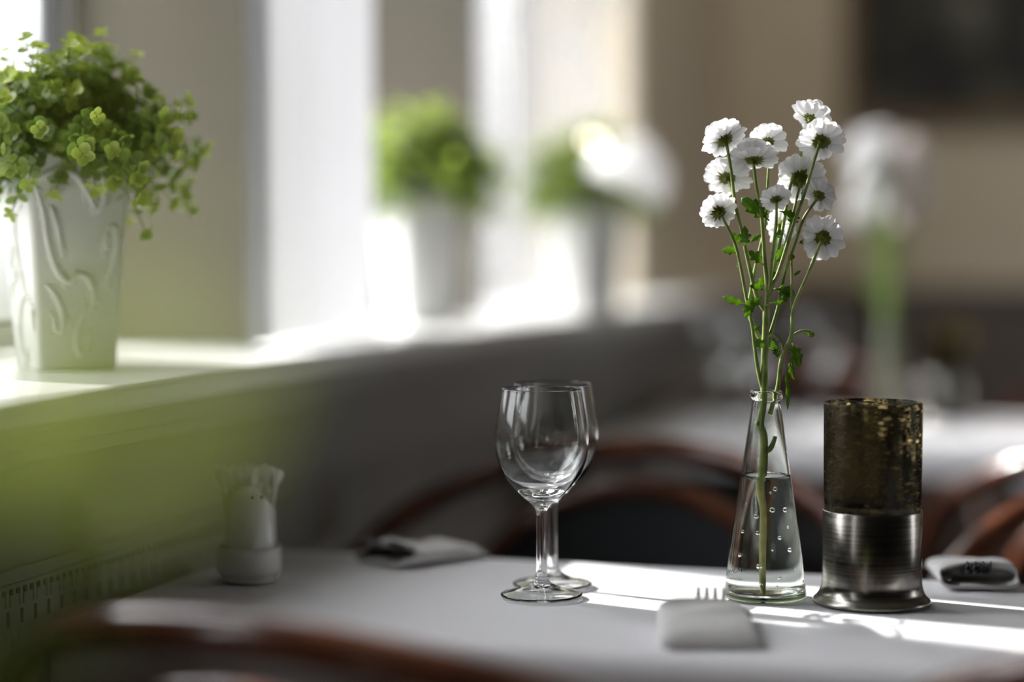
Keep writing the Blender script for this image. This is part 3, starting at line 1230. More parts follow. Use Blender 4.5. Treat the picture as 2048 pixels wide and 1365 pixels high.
def make_flower(parent, c, ax, rad, seed, m):
    """c: the calyx point (end of stem), ax: the way the face looks"""
    rnd = random.Random(seed)
    a, u, v = frame_of(ax)
    bm = BM()
    for layer, (n, lift, ln, curl) in enumerate(((17, 0.003, 1.0, -0.10), (16, 0.0045, 0.9, 0.06), (13, 0.006, 0.72, 0.28))):
        for k in range(n):
            an = 2 * PI * (k + 0.5 * layer + rnd.uniform(-0.22, 0.22)) / n
            d = (u * math.cos(an) + v * math.sin(an))
            tilt = rnd.uniform(0.02, 0.22) + 0.14 * layer
            d2 = (d * math.cos(tilt) + a * math.sin(tilt)).normalized()
            nr = (a - d2 * a.dot(d2)).normalized()
            l = rad * ln * rnd.uniform(0.84, 1.06)
            petal_grid(bm, c + a * lift * (rad / 0.018) + d * 0.10 * rad, d2, nr, l, rad * rnd.uniform(0.31, 0.41), curl + rnd.uniform(-0.12, 0.10), rnd)
    fl = obj('flower_head', bm, m, parent, recalc=False)
    bm = BM()
    q = rad / 0.018
    prof = [(0.0, -0.0012), (0.0014, -0.0010), (0.0034, 0.0006), (0.0044, 0.0026), (0.0046, 0.0042), (0.0, 0.0046)]
    b2 = BM()
    add_lathe(b2, [(r * q, z * q) for r, z in prof], 14)
    vm = {x: bm.verts.new(c + u * x.co.x + v * x.co.y + a * x.co.z) for x in b2.verts}
    for f in b2.faces:
        bm.faces.new([vm[x] for x in f.verts])
    b2.free()
    for ring_, (n, l0) in enumerate(((13, 0.0082), (10, 0.0058))):
        for k in range(n):                  # bracts lying on the back of the petals
            an = 2 * PI * (k + 0.5 * ring_) / n + rnd.uniform(-0.1, 0.1)
            d = u * math.cos(an) + v * math.sin(an)
            t_ = a.cross(d)
            ln = l0 * q * rnd.uniform(0.8, 1.1)
            b0 = c + a * 0.0012 * q + d * 0.0022 * q - a * 0.0004 * ring_
            for w0, w1, s0, s1 in ((0.0011, 0.0012, 0.0, 0.5), (0.0012, 0.0002, 0.5, 1.0)):
                p0 = b0 + d * ln * s0 + a * (0.0016 * q * s0)
                p1 = b0 + d * ln * s1 + a * (0.0016 * q * s1)
                bm.faces.new([bm.verts.new(x) for x in (p0 - t_ * w0 * q, p0 + t_ * w0 * q, p1 + t_ * w1 * q, p1 - t_ * w1 * q)])
    obj('calyx', bm, M['calyx'], fl, recalc=False)
    return fl


def make_leaf(parent, base, tip, width, seed, twist=0.0, name='leaf'):
    """a lobed chrysanthemum leaf from base to tip"""
    rnd = random.Random(seed)
    d = tip - base
    L = d.length
    d.normalize()
    view = (base + vpos - CAM).normalized()
    side = d.cross(-view).normalized()
    nr = side.cross(d).normalized()
    side = (side * math.cos(twist) + nr * math.sin(twist)).normalized()
    nr = side.cross(d).normalized()
    outline = [(0.0, 0.05), (0.14, 0.06), (0.24, 0.16), (0.30, 0.40), (0.38, 0.46), (0.42, 0.28), (0.50, 0.34), (0.60, 0.50), (0.68, 0.46), (0.70, 0.26), (0.78, 0.30), (0.88, 0.26), (0.94, 0.14), (1.0, 0.0)]
    bm = BM()
    prev = None
    for u, w in outline:
        arch = -0.10 * L * (2 * u - 1) ** 2 + 0.10 * L * rnd.uniform(-0.2, 0.2)
        c = base + d * (L * u) + nr * arch
        w2 = w * width * rnd.uniform(0.85, 1.12)
        row = [bm.verts.new(c + side * (s * w2) + nr * (abs(s) * w2 * 0.35)) for s in (-1, -0.5, 0, 0.5, 1)] if w > 0 else [bm.verts.new(c)]
        if prev:
            if len(row) == 5 and len(prev) == 5:
                for j in range(4):
                    bm.faces.new((prev[j], prev[j + 1], row[j + 1], row[j]))
            else:
                for j in range(4):
                    bm.faces.new((prev[j], prev[j + 1], row[0]))
        prev = row
    return obj(name, bm, M['mum_leaf'], parent, recalc=False, solid=0.0003)


def bouquet(label, loc):
    t = thing('chrysanthemum_spray', label, 'flowers', loc)

    def P(x, y, dd=0.0):          # crop pixel -> local point
        return at(1350 + x / 2.5275, 180 + y / 2.5275, SD + dd) - vpos

    def V(px, py, dd=0.0):
        return at(px, py, SD + dd) - vpos
    # stems: main one into the water
    bm = BM()
    path = smooth_path([P(462, 1085), P(457, 1250), P(452, 1365), V(1528, 778), V(1526, 812), V(1520, 848, -0.002), V(1527, 872), V(1528, 905), V(1526, 938), V(1523, 962)], 5)
    add_tube(bm, path, [0.0030, 0.0031, 0.0031, 0.0032, 0.0032, 0.0036, 0.0034, 0.0034, 0.0040, 0.0036], 14)
    add_ball(bm, V(1518, 848, -0.002), 0.0038, 10, 8)
    add_ball(bm, V(1526, 938), 0.0040, 10, 8)
    add_tube(bm, smooth_path([V(1532, 903), V(1541, 897), V(1547, 885), V(1551, 873)], 4), [0.0026, 0.0024, 0.0020, 0.0016], 10)
    obj('main_stem', bm, M['stem'], t)
    bm = BM()
    path = smooth_path([V(1523, 960), V(1522, 982), V(1527, 1020), V(1527, 1060), V(1526, 1110), V(1526, 1165), V(1528, 1193)], 5)
    add_tube(bm, path, [0.0030, 0.0033, 0.0026, 0.0027, 0.0025, 0.0025, 0.0010], 14)
    obj('cut_end', bm, M['old_stem'], t)

    branches = [
        ([(397, 372), (410, 480), (436, 620), (447, 760), (455, 880), (466, 1000), (463, 1090)], 0.0, -0.004, 0.0017),
        ([(262, 275), (285, 420), (303, 570), (335, 700), (368, 860), (412, 1040), (455, 1120)], 0.004, 0.0, 0.0016),
        ([(270, 462), (292, 520), (306, 590)], 0.018, 0.005, 0.0012),
        ([(237, 640), (300, 770), (332, 900), (362, 1060), (388, 1180), (402, 1290), (415, 1390), (430, 1465), (448, 1530)], -0.004, 0.0, 0.0015),
        ([(478, 290), (474, 390), (463, 560), (452, 700), (404, 910), (382, 1030), (372, 1130), (440, 1280)], 0.022, 0.006, 0.0015),
        ([(728, 275), (655, 520), (596, 690), (524, 920), (488, 990), (468, 1040)], -0.006, -0.003, 0.0016),
        ([(690, 165), (650, 285), (582, 490), (545, 700), (500, 900), (470, 1060)], 0.020, 0.004, 0.0014),
        ([(635, 465), (603, 600), (575, 720), (530, 880), (478, 1040)], 0.014, 0.003, 0.0013),
        ([(513, 568), (511, 680), (492, 830), (477, 1000), (466, 1060)], -0.008, -0.003, 0.0014),
        ([(722, 548), (652, 648), (602, 790), (552, 940), (524, 1090), (487, 1220), (470, 1300)], 0.002, 0.002, 0.0015),
        ([(738, 765), (672, 930), (600, 1100), (587, 1240), (538, 1365), (520, 1500), (480, 1640)], -0.012, 0.002, 0.0017),
        ([(525, 690), (505, 780), (488, 900), (474, 1020)], 0.020, 0.004, 0.0011),
        ([(589, 860), (590, 960), (588, 1080), (594, 1110)], -0.006, -0.004, 0.0010),
        ([(690, 1225), (645, 1218), (610, 1232), (590, 1262)], -0.006, -0.004, 0.0010),
        ([(545, 1320), (535, 1270), (500, 1240), (470, 1245)], -0.006, -0.002, 0.0010),
    ]
    for pts, d0, d1, r in branches:
        bm = BM()
        n = len(pts)
        path = smooth_path([P(x, y, d0 + (d1 - d0) * i / (n - 1)) for i, (x, y) in enumerate(pts)], 5)
        add_tube(bm, path, [r * 0.82, r, r * 1.25], 9)
        obj('branch', bm, M['stem'], t)
    flowers = [  # calyx x, y, petal centre x, y, width px, minor ratio, depth
        (257, 266, 245, 240, 235, 0.62, 0.004),
        (466, 275, 470, 228, 210, 0.62, 0.022),
        (684, 158, 708, 128, 222, 0.50, 0.020),
        (740, 270, 745, 245, 235, 0.80, -0.006),
        (397, 368, 402, 325, 250, 0.44, 0.000),
        (264, 456, 268, 432, 240, 0.66, 0.018),
        (635, 458, 635, 445, 250, 0.90, 0.014),
        (513, 562, 504, 520, 158, 0.62, -0.008),
        (725, 540, 762, 512, 165, 0.72, 0.002),
        (226, 622, 210, 605, 190, 0.90, -0.004),
        (748, 750, 755, 742, 222, 0.97, -0.012),
        (520, 690, 550, 690, 190, 0.60, 0.020),
    ]
    for k, (cx_, cy_, fx, fy, wpx, ratio, dd) in enumerate(flowers):
        rad = wpx / 2 / 2.5275 * SD / F
        im = Vector((fx - cx_, -(fy - cy_)))
        s = math.sqrt(max(0.0, 1 - ratio * ratio))
        if im.length > 1e-6:
            im.normalize()
        ax = RGT * (im.x * s) + Vector((0, 0, 1)) * (im.y * s) + FWD * max(0.25, ratio)
        make_flower(t, P(cx_, cy_, dd), ax, rad * 0.98, 100 + k, M['petal'])
    # buds
    for x, y, r in ((589, 845, 0.0030), (690, 1238, 0.0030)):
        bm = BM()
        add_ball(bm, P(x, y, -0.006), r, 12, 8, (1, 1, 0.8))
        obj('bud', bm, M['calyx'], t)
    leaves = [  # base, tip, half width px, twist, depth
        ((478, 660), (335, 545), 62, 0.2, -0.004), ((355, 800), (352, 692), 46, 0.1, -0.008), ((448, 885), (372, 812), 44, 0.3, -0.008),
        ((335, 800), (238, 815), 40, 0.5, 0.006), ((330, 780), (285, 722), 36, 0.7, 0.008), ((360, 1085), (243, 1048), 34, 0.4, -0.006),
        ((440, 1045), (342, 1120), 44, 0.2, -0.010), ((400, 1095), (352, 1150), 30, 0.4, -0.006), ((455, 1010), (380, 990), 30, 0.5, -0.006),
        ((500, 1000), (608, 1035), 50, 0.5, -0.004), ((560, 1010), (560, 1075), 34, 0.2, -0.006), ((545, 790), (520, 870), 44, 0.6, 0.004),
        ((590, 690), (600, 615), 48, 0.5, 0.008), ((530, 610), (610, 640), 34, 0.8, 0.004), ((620, 780), (672, 752), 18, 0.5, 0.0),
        ((595, 945), (636, 912), 14, 0.3, -0.006), ((510, 760), (533, 705), 24, 0.6, -0.008), ((480, 950), (512, 920), 26, 0.6, 0.004),
        ((420, 1010), (440, 950), 40, 0.9, 0.006), ((455, 1310), (412, 1262), 42, 0.3, -0.006), ((470, 1240), (520, 1330), 44, 0.7, 0.004),
        ((595, 1275), (625, 1400), 56, 0.4, -0.008), ((580, 1350), (600, 1470), 26, 0.9, -0.006), ((565, 1380), (575, 1620), 22, 0.6, -0.012),
        ((480, 1080), (560, 1072), 22, 0.6, -0.008), ((645, 560), (650, 500), 16, 0.5, -0.004), ((640, 1220), (708, 1245), 20, 0.3, -0.006),
        ((430, 1190), (400, 1215), 22, 0.6, 0.004), ((450, 720), (380, 770), 24, 0.8, 0.006), ((470, 610), (440, 650), 20, 0.8, 0.0),
        ((340, 880), (310, 892), 22, 0.6, 0.004), ((500, 1300), (520, 1350), 30, 0.3, 0.0),
    ]
    for k, (b0, t0, wpx, tw, dd) in enumerate(leaves):
        rnd = random.Random(k)
        make_leaf(t, P(*b0, dd * 0.5), P(*t0, dd + rnd.uniform(-0.006, 0.006)), wpx / 2.5275 * SD / F * 1.35, k, 0.6 * tw * (1 if k % 2 else -1))
    return t


spray = bouquet('white chrysanthemum spray standing in the vase in focus', vpos)
v2 = at(1772, 830, 3.3)
v2.z = TOP
vv = dup(vase, v2, 0.5, 'blurred glass vase on the second table, behind the lantern')
for o in [x for x in COL.objects if x.parent == vv and x.name.startswith('vase_body')]:
    o.data = o.data.copy()
    o.data.materials[0] = M['soft_glass']
dup(spray, v2, 1.2, 'blurred white chrysanthemum spray on the second table, nearest the windows in its vase', scale=1.14)
s3 = dup(spray, v2 + Vector((0.002, 0.002, 0)), 3.1, 'blurred white chrysanthemum spray at the back of the vase on the second table', scale=1.12)
s4 = dup(spray, v2 + Vector((0.003, -0.002, 0)), 4.9, 'blurred pale pink chrysanthemum spray on the right in the vase on the second table', scale=1.10)
for o in [x for x in COL.objects if x.parent == s4 and x.name.startswith('flower_head')]:
    o.data = o.data.copy()
    o.data.materials[0] = M['pink_petal']

# ------------------------------------------------------------------ lantern
lpos = on_z(1743, 1205, TOP)
lan = thing('candle_lantern', 'candle lantern with dark crackled glass on a brushed metal foot, in focus', 'lantern', lpos)
bm = BM()
prof = [(0.0, 0.0), (0.046, 0.0), (0.0492, 0.0006), (0.0498, 0.0018), (0.0487, 0.0036), (0.0464, 0.0056), (0.0444, 0.0085), (0.0430, 0.0120), (0.0423, 0.0155), (0.0420, 0.0190), (0.0417, 0.0785), (0.0412, 0.0792), (0.0404, 0.0785), (0.0402, 0.060), (0.0, 0.058)]
add_lathe(bm, prof, 96)
obj('metal_base', bm, M['nickel'], lan)
bm = BM()
prof = [(0.0, 0.0605), (0.036, 0.0605), (0.0395, 0.0625), (0.0398, 0.066), (0.0400, 0.082), (0.0408, 0.090), (0.0411, 0.120), (0.0413, 0.168), (0.0410, 0.1697), (0.0403, 0.1702), (0.0392, 0.1697), (0.0388, 0.168), (0.0386, 0.120), (0.0383, 0.090), (0.0375, 0.084), (0.0, 0.083)]
add_lathe(bm, prof, 96)
obj('crackled_shade', bm, M['crackle'], lan)
q = at(1888, 830, 3.4)
q.z = TOP
dup(lan, q, 0.9, 'blurred dark lantern on the second table, right of the blurred flowers')


# ------------------------------------------------------------------ napkins and cutlery
def make_napkin(label, loc, rz, L=0.105, wd=0.072, hm=0.020, group=None):
    """folded pocket lying along +y, its mouth at +y"""
    bm = BM()
    nl, ns = 18, 40

    def ring(v, inner):
        y = -L / 2 + L * v
        h = hm * (0.62 + 0.42 * v ** 1.5) * (1 - 0.8 * max(0, 0.12 - v) / 0.12)
        w = wd * (1 + 0.05 * math.sin(3 * v + 1))
        out = []
        for k in range(ns):
            a = 2 * PI * k / ns
            ca, sa = math.cos(a), math.sin(a)
            x = w / 2 * math.copysign(abs(ca) ** 0.42, ca)
            z = h / 2 * math.copysign(abs(sa) ** 0.7, sa)
            n_ = noise.noise(Vector((x * 40, y * 35, 3.3 + z * 30)))
            if inner:
                x *= 0.93
                z *= 0.72
            yy = y
            if v > 0.85 and z > 0:
                yy -= 0.012 * (v - 0.85) / 0.15 + 0.004 * n_
            if v > 0.85 and z <= 0:
                yy += 0.006 * (v - 0.85) / 0.15
            fold = 0.0016 * math.sin(v * 9 + x * 60) + 0.0012 * math.sin(v * 21 - x * 40)
            zz = h / 2 + z + (0.0018 * n_ + fold * min(1, v * 4)) * (1 if z > 0 else 0.1)
            out.append(bm.verts.new((x + 0.0015 * n_, yy, max(0.0004, zz))))
        return out
    rings = [ring(i / nl, False) for i in range(nl + 1)] + [ring(1 - i / 8 * 0.3, True) for i in range(9)]
    for a, b_ in zip(rings, rings[1:]):
        for k in range(ns):
            bm.faces.new((a[k], a[(k + 1) % ns], b_[(k + 1) % ns], b_[k]))
    bm.faces.new(rings[0][::-1])
    bm.faces.new(rings[-1])
    o = obj('napkin', bm, M['napkin'])
    o.location = loc
    o.rotation_euler = (0, 0, rz)
    return tag(o, label, 'napkin', group)


def make_fork(label, loc, rz):
    t = thing('fork', label, 'fork', loc, rz)
    bm = BM()
    sec = [(-0.016, 0.0045, 0.0), (-0.012, 0.004, 0.0015), (-0.005, 0.0035, 0.003), (0.02, 0.0042, 0.002), (0.032, 0.009, 0.0005), (0.045, 0.0115, 0.0015)]
    prev = None
    for y, w, z in sec:
        row = [bm.verts.new((sx * w, y, z + sz)) for sx, sz in ((-1, -0.0008), (1, -0.0008), (1, 0.0008), (-1, 0.0008))]
        if prev:
            for k in range(4):
                bm.faces.new((prev[k], prev[(k + 1) % 4], row[(k + 1) % 4], row[k]))
        else:
            bm.faces.new(row[::-1])
        prev = row
    bm.faces.new(prev)
    obj('handle', bm, M['steel'], t, smooth=False)
    for k in range(4):
        bm = BM()
        x = (k - 1.5) * 0.0066
        add_tube(bm, smooth_path([(x * 0.95, 0.043, 0.0014), (x, 0.056, 0.0045), (x * 1.02, 0.070, 0.0095), (x * 1.02, 0.083, 0.0165)], 4), [0.0024, 0.0023, 0.0020, 0.0012], 8)
        obj('tine', bm, M['steel'], t)
    return t


def make_knife(label, loc, rz):
    t = thing('table_knife', label, 'knife', loc, rz)
    bm = BM()
    add_tube(bm, smooth_path([(0, -0.012, 0), (0, -0.008, 0.0003), (0, 0.0, 0)], 4), [0.0045, 0.0042, 0.0034], 10, flat=(Vector((0, 0, 1)), 0.6))
    obj('handle', bm, M['steel'], t)
    bm = BM()
    prev = None
    for y, x0, x1 in ((-0.001, -0.003, 0.003), (0.02, -0.005, 0.006), (0.05, -0.005, 0.0085), (0.075, -0.005, 0.007), (0.088, -0.004, 0.001), (0.092, -0.003, -0.002)):
        row = [bm.verts.new(p) for p in ((x0, y, -0.0006), (x1, y, -0.0003), (x1, y, 0.0003), (x0, y, 0.0006))]
        if prev:
            for k in range(4):
                bm.faces.new((prev[k], prev[(k + 1) % 4], row[(k + 1) % 4], row[k]))
        else:
            bm.faces.new(row[::-1])
        prev = row
    bm.faces.new(prev)
    obj('blade', bm, M['steel'], t, smooth=False)
    return t


def along(p, rz, x, y, z):
    return Vector((p.x + x * math.cos(rz) - y * math.sin(rz), p.y + x * math.sin(rz) + y * math.cos(rz), p.z + z))


nz1 = R(16)
n1 = on_z(1412, 1272, TOP)
nap = make_napkin('folded white napkin holding cutlery at the near edge, in front of the vase', n1, nz1)
fk = make_fork('fork with its tines up in the nearest napkin', along(n1, nz1, 0.002, -0.019, 0.010), nz1 - R(5))
kn = make_knife('knife with its blade tip out of the nearest napkin', along(n1, nz1, 0.022, -0.018, 0.009), nz1 - R(9))


def setting(p, rz, a, b_, c):
    o = nap.copy()
    COL.objects.link(o)
    o.location = p
    o.rotation_euler = (0, 0, rz)
    o['label'] = a
    dup(fk, along(p, rz, 0.002, -0.016, 0.009), rz, b_)
    dup(kn, along(p, rz, 0.022, -0.030, 0.008), rz - R(4), c)


setting(on_z(1945, 1158, TOP), R(190), 'folded white napkin right of the lantern, at the far edge', 'fork with its tines up in the napkin right of the lantern', 'knife tucked in the napkin right of the lantern')
setting(on_z(848, 1118, TOP), R(152), 'folded white napkin at the far edge, left of the wine glasses', 'fork with its tines up in the napkin left of the wine glasses', 'knife tucked in the napkin left of the wine glasses')

# ------------------------------------------------------------------ toothpicks, shakers and their dish
tp = on_z(499, 1160, TOP)
trz = R(16.65) + R(28)
bm = BM()
dish = [(0.0, 0.0), (0.0225, 0.0), (0.0240, 0.0012), (0.0262, 0.0060), (0.0285, 0.0085), (0.0290, 0.0140), (0.0288, 0.0300), (0.0280, 0.0318), (0.0268, 0.0312), (0.0262, 0.0290), (0.0260, 0.0090), (0.0, 0.0075)]
add_lathe(bm, smooth_prof(dish, 2), 56, sx=1.0, sy=1.12)
ds = obj('condiment_dish', bm, M['ceramic'])
ds.location = tp
ds.rotation_euler = (0, 0, trz)
tag(ds, 'small white oval ceramic dish holding shakers and toothpicks', 'dish')


def make_shaker(name, label, loc, rz):
    """a D-shaped shaker: round front at -y, hollow flat back at +y, top falling away to +x"""
    t = thing(name, label, 'shaker', loc, rz)
    bm = BM()
    seg, nr = 36, 26
    Hs = 0.080
    rows = []
    for i in range(nr + 1):
        v = i / nr
        ring = []
        dome = max(0.0, (v - 0.80) / 0.20)
        s = math.sqrt(max(0.0, 1 - dome ** 2)) if dome > 0 else 1.0
        s *= (0.97 + 0.03 * math.sin(v * PI))
        for k in range(seg):
            a = 2 * PI * k / seg
            x, y = 0.0235 * math.cos(a), 0.0235 * math.sin(a)
            if y > 0:
                y *= 0.16
            fall = 0.020 * max(0.0, (x + 0.002) / 0.0225) ** 1.6 * v ** 3
            ring.append(bm.verts.new((x * s * 0.95, y * (0.35 + 0.65 * s), Hs * v - fall)))
        rows.append(ring)
    for a, b_ in zip(rows, rows[1:]):
        for k in range(seg):
            bm.faces.new((a[k], a[(k + 1) % seg], b_[(k + 1) % seg], b_[k]))
    bm.faces.new(rows[0][::-1])
    bm.faces.new(rows[-1])
    obj('shaker_body', bm, M['ceramic'], t)
    for x in (-0.007, 0.0015):
        bm = BM()
        y = -math.sqrt(0.0235 ** 2 - x * x) * 0.93
        add_ball(bm, (x, y, 0.0695), 0.0013, 10, 6, (1, 0.8, 1))
        obj('pour_hole', bm, M['hole'], t)
    return t


sh_off = 0.0055
base = Vector((tp.x, tp.y, tp.z + 0.0085))
sk = make_shaker('salt_shaker', 'white ceramic shaker with two dark holes in front of the toothpicks', along(base, trz, 0, -sh_off, 0), trz)
s2 = dup(sk, along(base, trz, 0.004, sh_off + 0.001, 0), trz + PI, 'white ceramic shaker behind the toothpicks, only its edge in view')
s2.name = 'pepper_shaker'
rnd = random.Random(11)
pick = None
for k in range(34):
    u, w = rnd.uniform(-1, 1), rnd.uniform(-1, 1)
    p = along(base, trz, u * 0.014, w * 0.0035, 0.0)
    lean = Vector((u * 0.17 + rnd.uniform(-0.05, 0.05), w * 0.12 + rnd.uniform(-0.08, 0.08), 1)).normalized()
    if pick is None:
        pick = thing('wrapped_toothpick', 'wooden toothpick in a clear frayed wrapper between the two shakers', 'toothpick', p, 0, 'wrapped toothpicks between the shakers')
        bm = BM()
        add_tube(bm, [(0, 0, 0), (0, 0, 0.004), (0, 0, 0.078), (0, 0, 0.083)], [0.0003, 0.0010, 0.0010, 0.0003], 7)
        obj('stick', bm, M['toothpick'], pick)
        bm = BM()
        r2 = random.Random(3)
        rings = []
        for i, (r, z) in enumerate(((0.0016, 0.002), (0.0018, 0.04), (0.0017, 0.080), (0.0012, 0.086), (0.0026, 0.093), (0.0040, 0.100))):
            rings.append([bm.verts.new((r * (1 + (0.35 * (-1) ** q_ if i > 3 else 0)) * math.cos(2 * PI * q_ / 8), r * (1 + (0.35 * (-1) ** q_ if i > 3 else 0)) * math.sin(2 * PI * q_ / 8), z + (r2.uniform(-0.002, 0.002) if i > 3 else 0))) for q_ in range(8)])
        for a, b_ in zip(rings, rings[1:]):
            for q_ in range(8):
                bm.faces.new((a[q_], a[(q_ + 1) % 8], b_[(q_ + 1) % 8], b_[q_]))
        obj('wrapper', bm, M['wrapper'], pick)
        o = pick
    else:
        o = dup(pick, p)
    o.rotation_euler = lean.to_track_quat('Z', 'Y').to_euler()
    s_ = rnd.uniform(0.88, 0.97)
    o.scale = (s_, s_, s_)


# ------------------------------------------------------------------ potted plants on the sill
POT_H = 0.198


def pot_half(z):
    return 0.0370 + (0.0495 - 0.0370) * z / POT_H


def add_leaf(bm, lay, c, nrm, d, r, tint, rnd):
    d = (d - nrm * d.dot(nrm)).normalized()
    s = nrm.cross(d)
    cv = bm.verts.new(c + nrm * (-0.18 * r) + d * r * 0.9)
    cv[lay] = (tint, tint, tint, 1)
    ring = []
    for k in range(9):
        a = 2 * PI * k / 9
        rr = r * (1 + 0.06 * rnd.uniform(-1, 1))
        v = bm.verts.new(c + d * (r * 0.9 + rr * math.cos(a)) + s * (rr * 0.95 * math.sin(a)) + nrm * (0.12 * r))
        tt = min(1, tint + 0.16)
        v[lay] = (tt, tt, tt, 1)
        ring.append(v)
    for k in range(9):
        bm.faces.new((cv, ring[k], ring[(k + 1) % 9]))


FWL = Matrix.Rotation(-(R(16.65) + R(29.7)), 3, 'Z') @ FWD


def make_foliage(t, seed, n_sprig=120, spread=1.0):
    rnd = random.Random(seed)
    bl, bt = BM(), BM()
    lay = bl.verts.layers.float_color.new('tint')
    for k in range(n_sprig):
        az = rnd.uniform(0, 2 * PI)
        el = math.asin(rnd.uniform(-0.05, 1.0) ** 1 if True else 0)
        st = Vector((rnd.uniform(-1, 1) * 0.035, rnd.uniform(-1, 1) * 0.035, POT_H - 0.01))
        dr = Vector((math.cos(az) * math.cos(el), math.sin(az) * math.cos(el), math.sin(el) * 0.80 + 0.08))
        ln = rnd.uniform(0.070, 0.118) * spread
        droop = (1 - math.sin(el)) * rnd.uniform(0.3, 1.25)
        pts = []
        n = 9
        for i in range(n + 1):
            u = i / n
            p = st + dr * (ln * u) + Vector((0, 0, -0.07 * droop * u ** 2.2 + 0.018 * math.sin(PI * u * 0.6)))
            p += Vector((noise.noise(Vector((k, u * 2, 0))), noise.noise(Vector((k, u * 2, 7))), 0)) * 0.012 * u
            bk = (p.x * FWL.x + p.y * FWL.y)
            if bk > 0:          # the crown is flatter towards the window
                p -= FWL * (bk * 0.40)
            pts.append(p)
        add_tube(bt, pts, [0.0009, 0.0005], 5)
        for i in range(3, n + 1):
            u = i / n
            d = (pts[i] - pts[i - 1]).normalized()
            q = d.cross(Vector((0.2, 0.1, 1))).normalized()
            q = Matrix.Rotation(i * 1.57 + rnd.uniform(-0.4, 0.4), 3, d) @ q
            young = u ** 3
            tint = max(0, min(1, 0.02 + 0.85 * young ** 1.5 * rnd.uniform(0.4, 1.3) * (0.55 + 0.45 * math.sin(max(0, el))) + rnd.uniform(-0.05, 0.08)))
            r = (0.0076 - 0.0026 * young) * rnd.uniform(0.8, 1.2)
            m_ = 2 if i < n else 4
            for s in range(m_):
                dd = (Matrix.Rotation(2 * PI * s / m_, 3, d) @ q)
                dd = (dd + d * rnd.uniform(0.2, 0.7)).normalized()
                nr = (d - dd * d.dot(dd)).normalized() if abs(d.dot(dd)) < 0.98 else q
                nr = (nr + Vector((rnd.uniform(-.4, .4), rnd.uniform(-.4, .4), rnd.uniform(-.2, .5)))).normalized()
                add_leaf(bl, lay, pts[i] + dd * 0.001, nr, dd, r, tint, rnd)
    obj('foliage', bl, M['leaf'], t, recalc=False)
    obj('twigs', bt, M['twig'], t)


POT_RZ = R(16.65) + R(29.7)
p1 = at(132, 722, 1.90)
p1.z = SZ
plant = thing('potted_plant', 'round leaved green plant in an ornate white pot on the sill at left', 'plant', p1, POT_RZ)


def pot_mesh():
    bm = BM()
    rc = 0.006

    def sq(h, z):
        ring = []
        for sx, sy, a0 in ((1, 1, 0), (-1, 1, 90), (-1, -1, 180), (1, -1, 270)):
            for k in range(5):
                a = R(a0 + 90 * k / 4)
                ring.append(bm.verts.new((sx * (h - rc) + rc * math.cos(a), sy * (h - rc) + rc * math.sin(a), z)))
        return ring
    lv = [(pot_half(0) - 0.002, 0), (pot_half(0), 0.002), (pot_half(0.1), 0.1), (pot_half(POT_H) - 0.0005, POT_H - 0.002), (pot_half(POT_H) - 0.002, POT_H), (pot_half(POT_H) - 0.005, POT_H - 0.001), (pot_half(POT_H) - 0.007, POT_H - 0.03)]
    rows = [sq(h, z) for h, z in lv]
    for a, b_ in zip(rows, rows[1:]):
        for k in range(20):
            bm.faces.new((a[k], a[(k + 1) % 20], b_[(k + 1) % 20], b_[k]))
    bm.faces.new(rows[0][::-1])
    bm.faces.new(rows[-1])
    return bm


pot = obj('pot', pot_mesh(), M['pot'], plant, smooth=True, bevel=0)
pot.modifiers.new('edges', 'EDGE_SPLIT').split_angle = R(40)
bm = BM()
h = pot_half(POT_H) - 0.0075
add_box(bm, -h, h, -h, h, POT_H - 0.028, POT_H - 0.016)
obj('soil', bm, M['soil'], plant, smooth=False)

# rococo relief on the pot's faces, drawn in face units: u -1..1 across, z 0..1 up
curls = {
    'near': [  # the broad face turned to the right
        [(-0.95, 0.86), (-0.80, 0.74), (-0.72, 0.60), (-0.55, 0.47), (-0.28, 0.41), (-0.02, 0.44), (0.22, 0.42), (0.36, 0.34), (0.30, 0.26), (0.14, 0.26), (0.12, 0.33)],
        [(-0.95, 0.86), (-0.70, 0.90), (-0.40, 0.92), (-0.10, 0.90), (0.10, 0.84), (0.30, 0.76), (0.38, 0.72)],
        [(0.38, 0.72), (0.52, 0.78), (0.50, 0.88), (0.36, 0.90)],
        [(-0.80, 0.40), (-0.55, 0.34), (-0.40, 0.25), (-0.46, 0.18), (-0.60, 0.20), (-0.58, 0.27)],
        [(0.30, 0.30), (0.10, 0.24), (-0.06, 0.15), (0.02, 0.08), (0.20, 0.09), (0.30, 0.15), (0.22, 0.19)],
        [(0.62, 0.64), (0.78, 0.66), (0.86, 0.58), (0.80, 0.48), (0.68, 0.42), (0.70, 0.36)],
        [(0.62, 0.64), (0.60, 0.58), (0.70, 0.56)],
        [(-0.62, 0.76), (-0.50, 0.66), (-0.38, 0.52)],
    ],
    'left': [
        [(0.10, 0.92), (-0.05, 0.82), (0.00, 0.72), (-0.10, 0.62), (0.02, 0.52), (0.20, 0.44), (0.36, 0.36), (0.55, 0.34), (0.78, 0.30)],
        [(0.36, 0.36), (0.10, 0.32), (-0.20, 0.24), (-0.30, 0.14), (-0.10, 0.06), (0.12, 0.04), (0.16, 0.09)],
        [(0.00, 0.72), (0.30, 0.76), (0.60, 0.78), (0.90, 0.84)],
        [(-0.10, 0.62), (-0.40, 0.56), (-0.60, 0.48), (-0.45, 0.44)],
        [(0.78, 0.30), (0.90, 0.26), (0.82, 0.22)],
        [(0.02, 0.52), (-0.3, 0.42), (-0.62, 0.40), (-0.7, 0.33)],
    ],
}


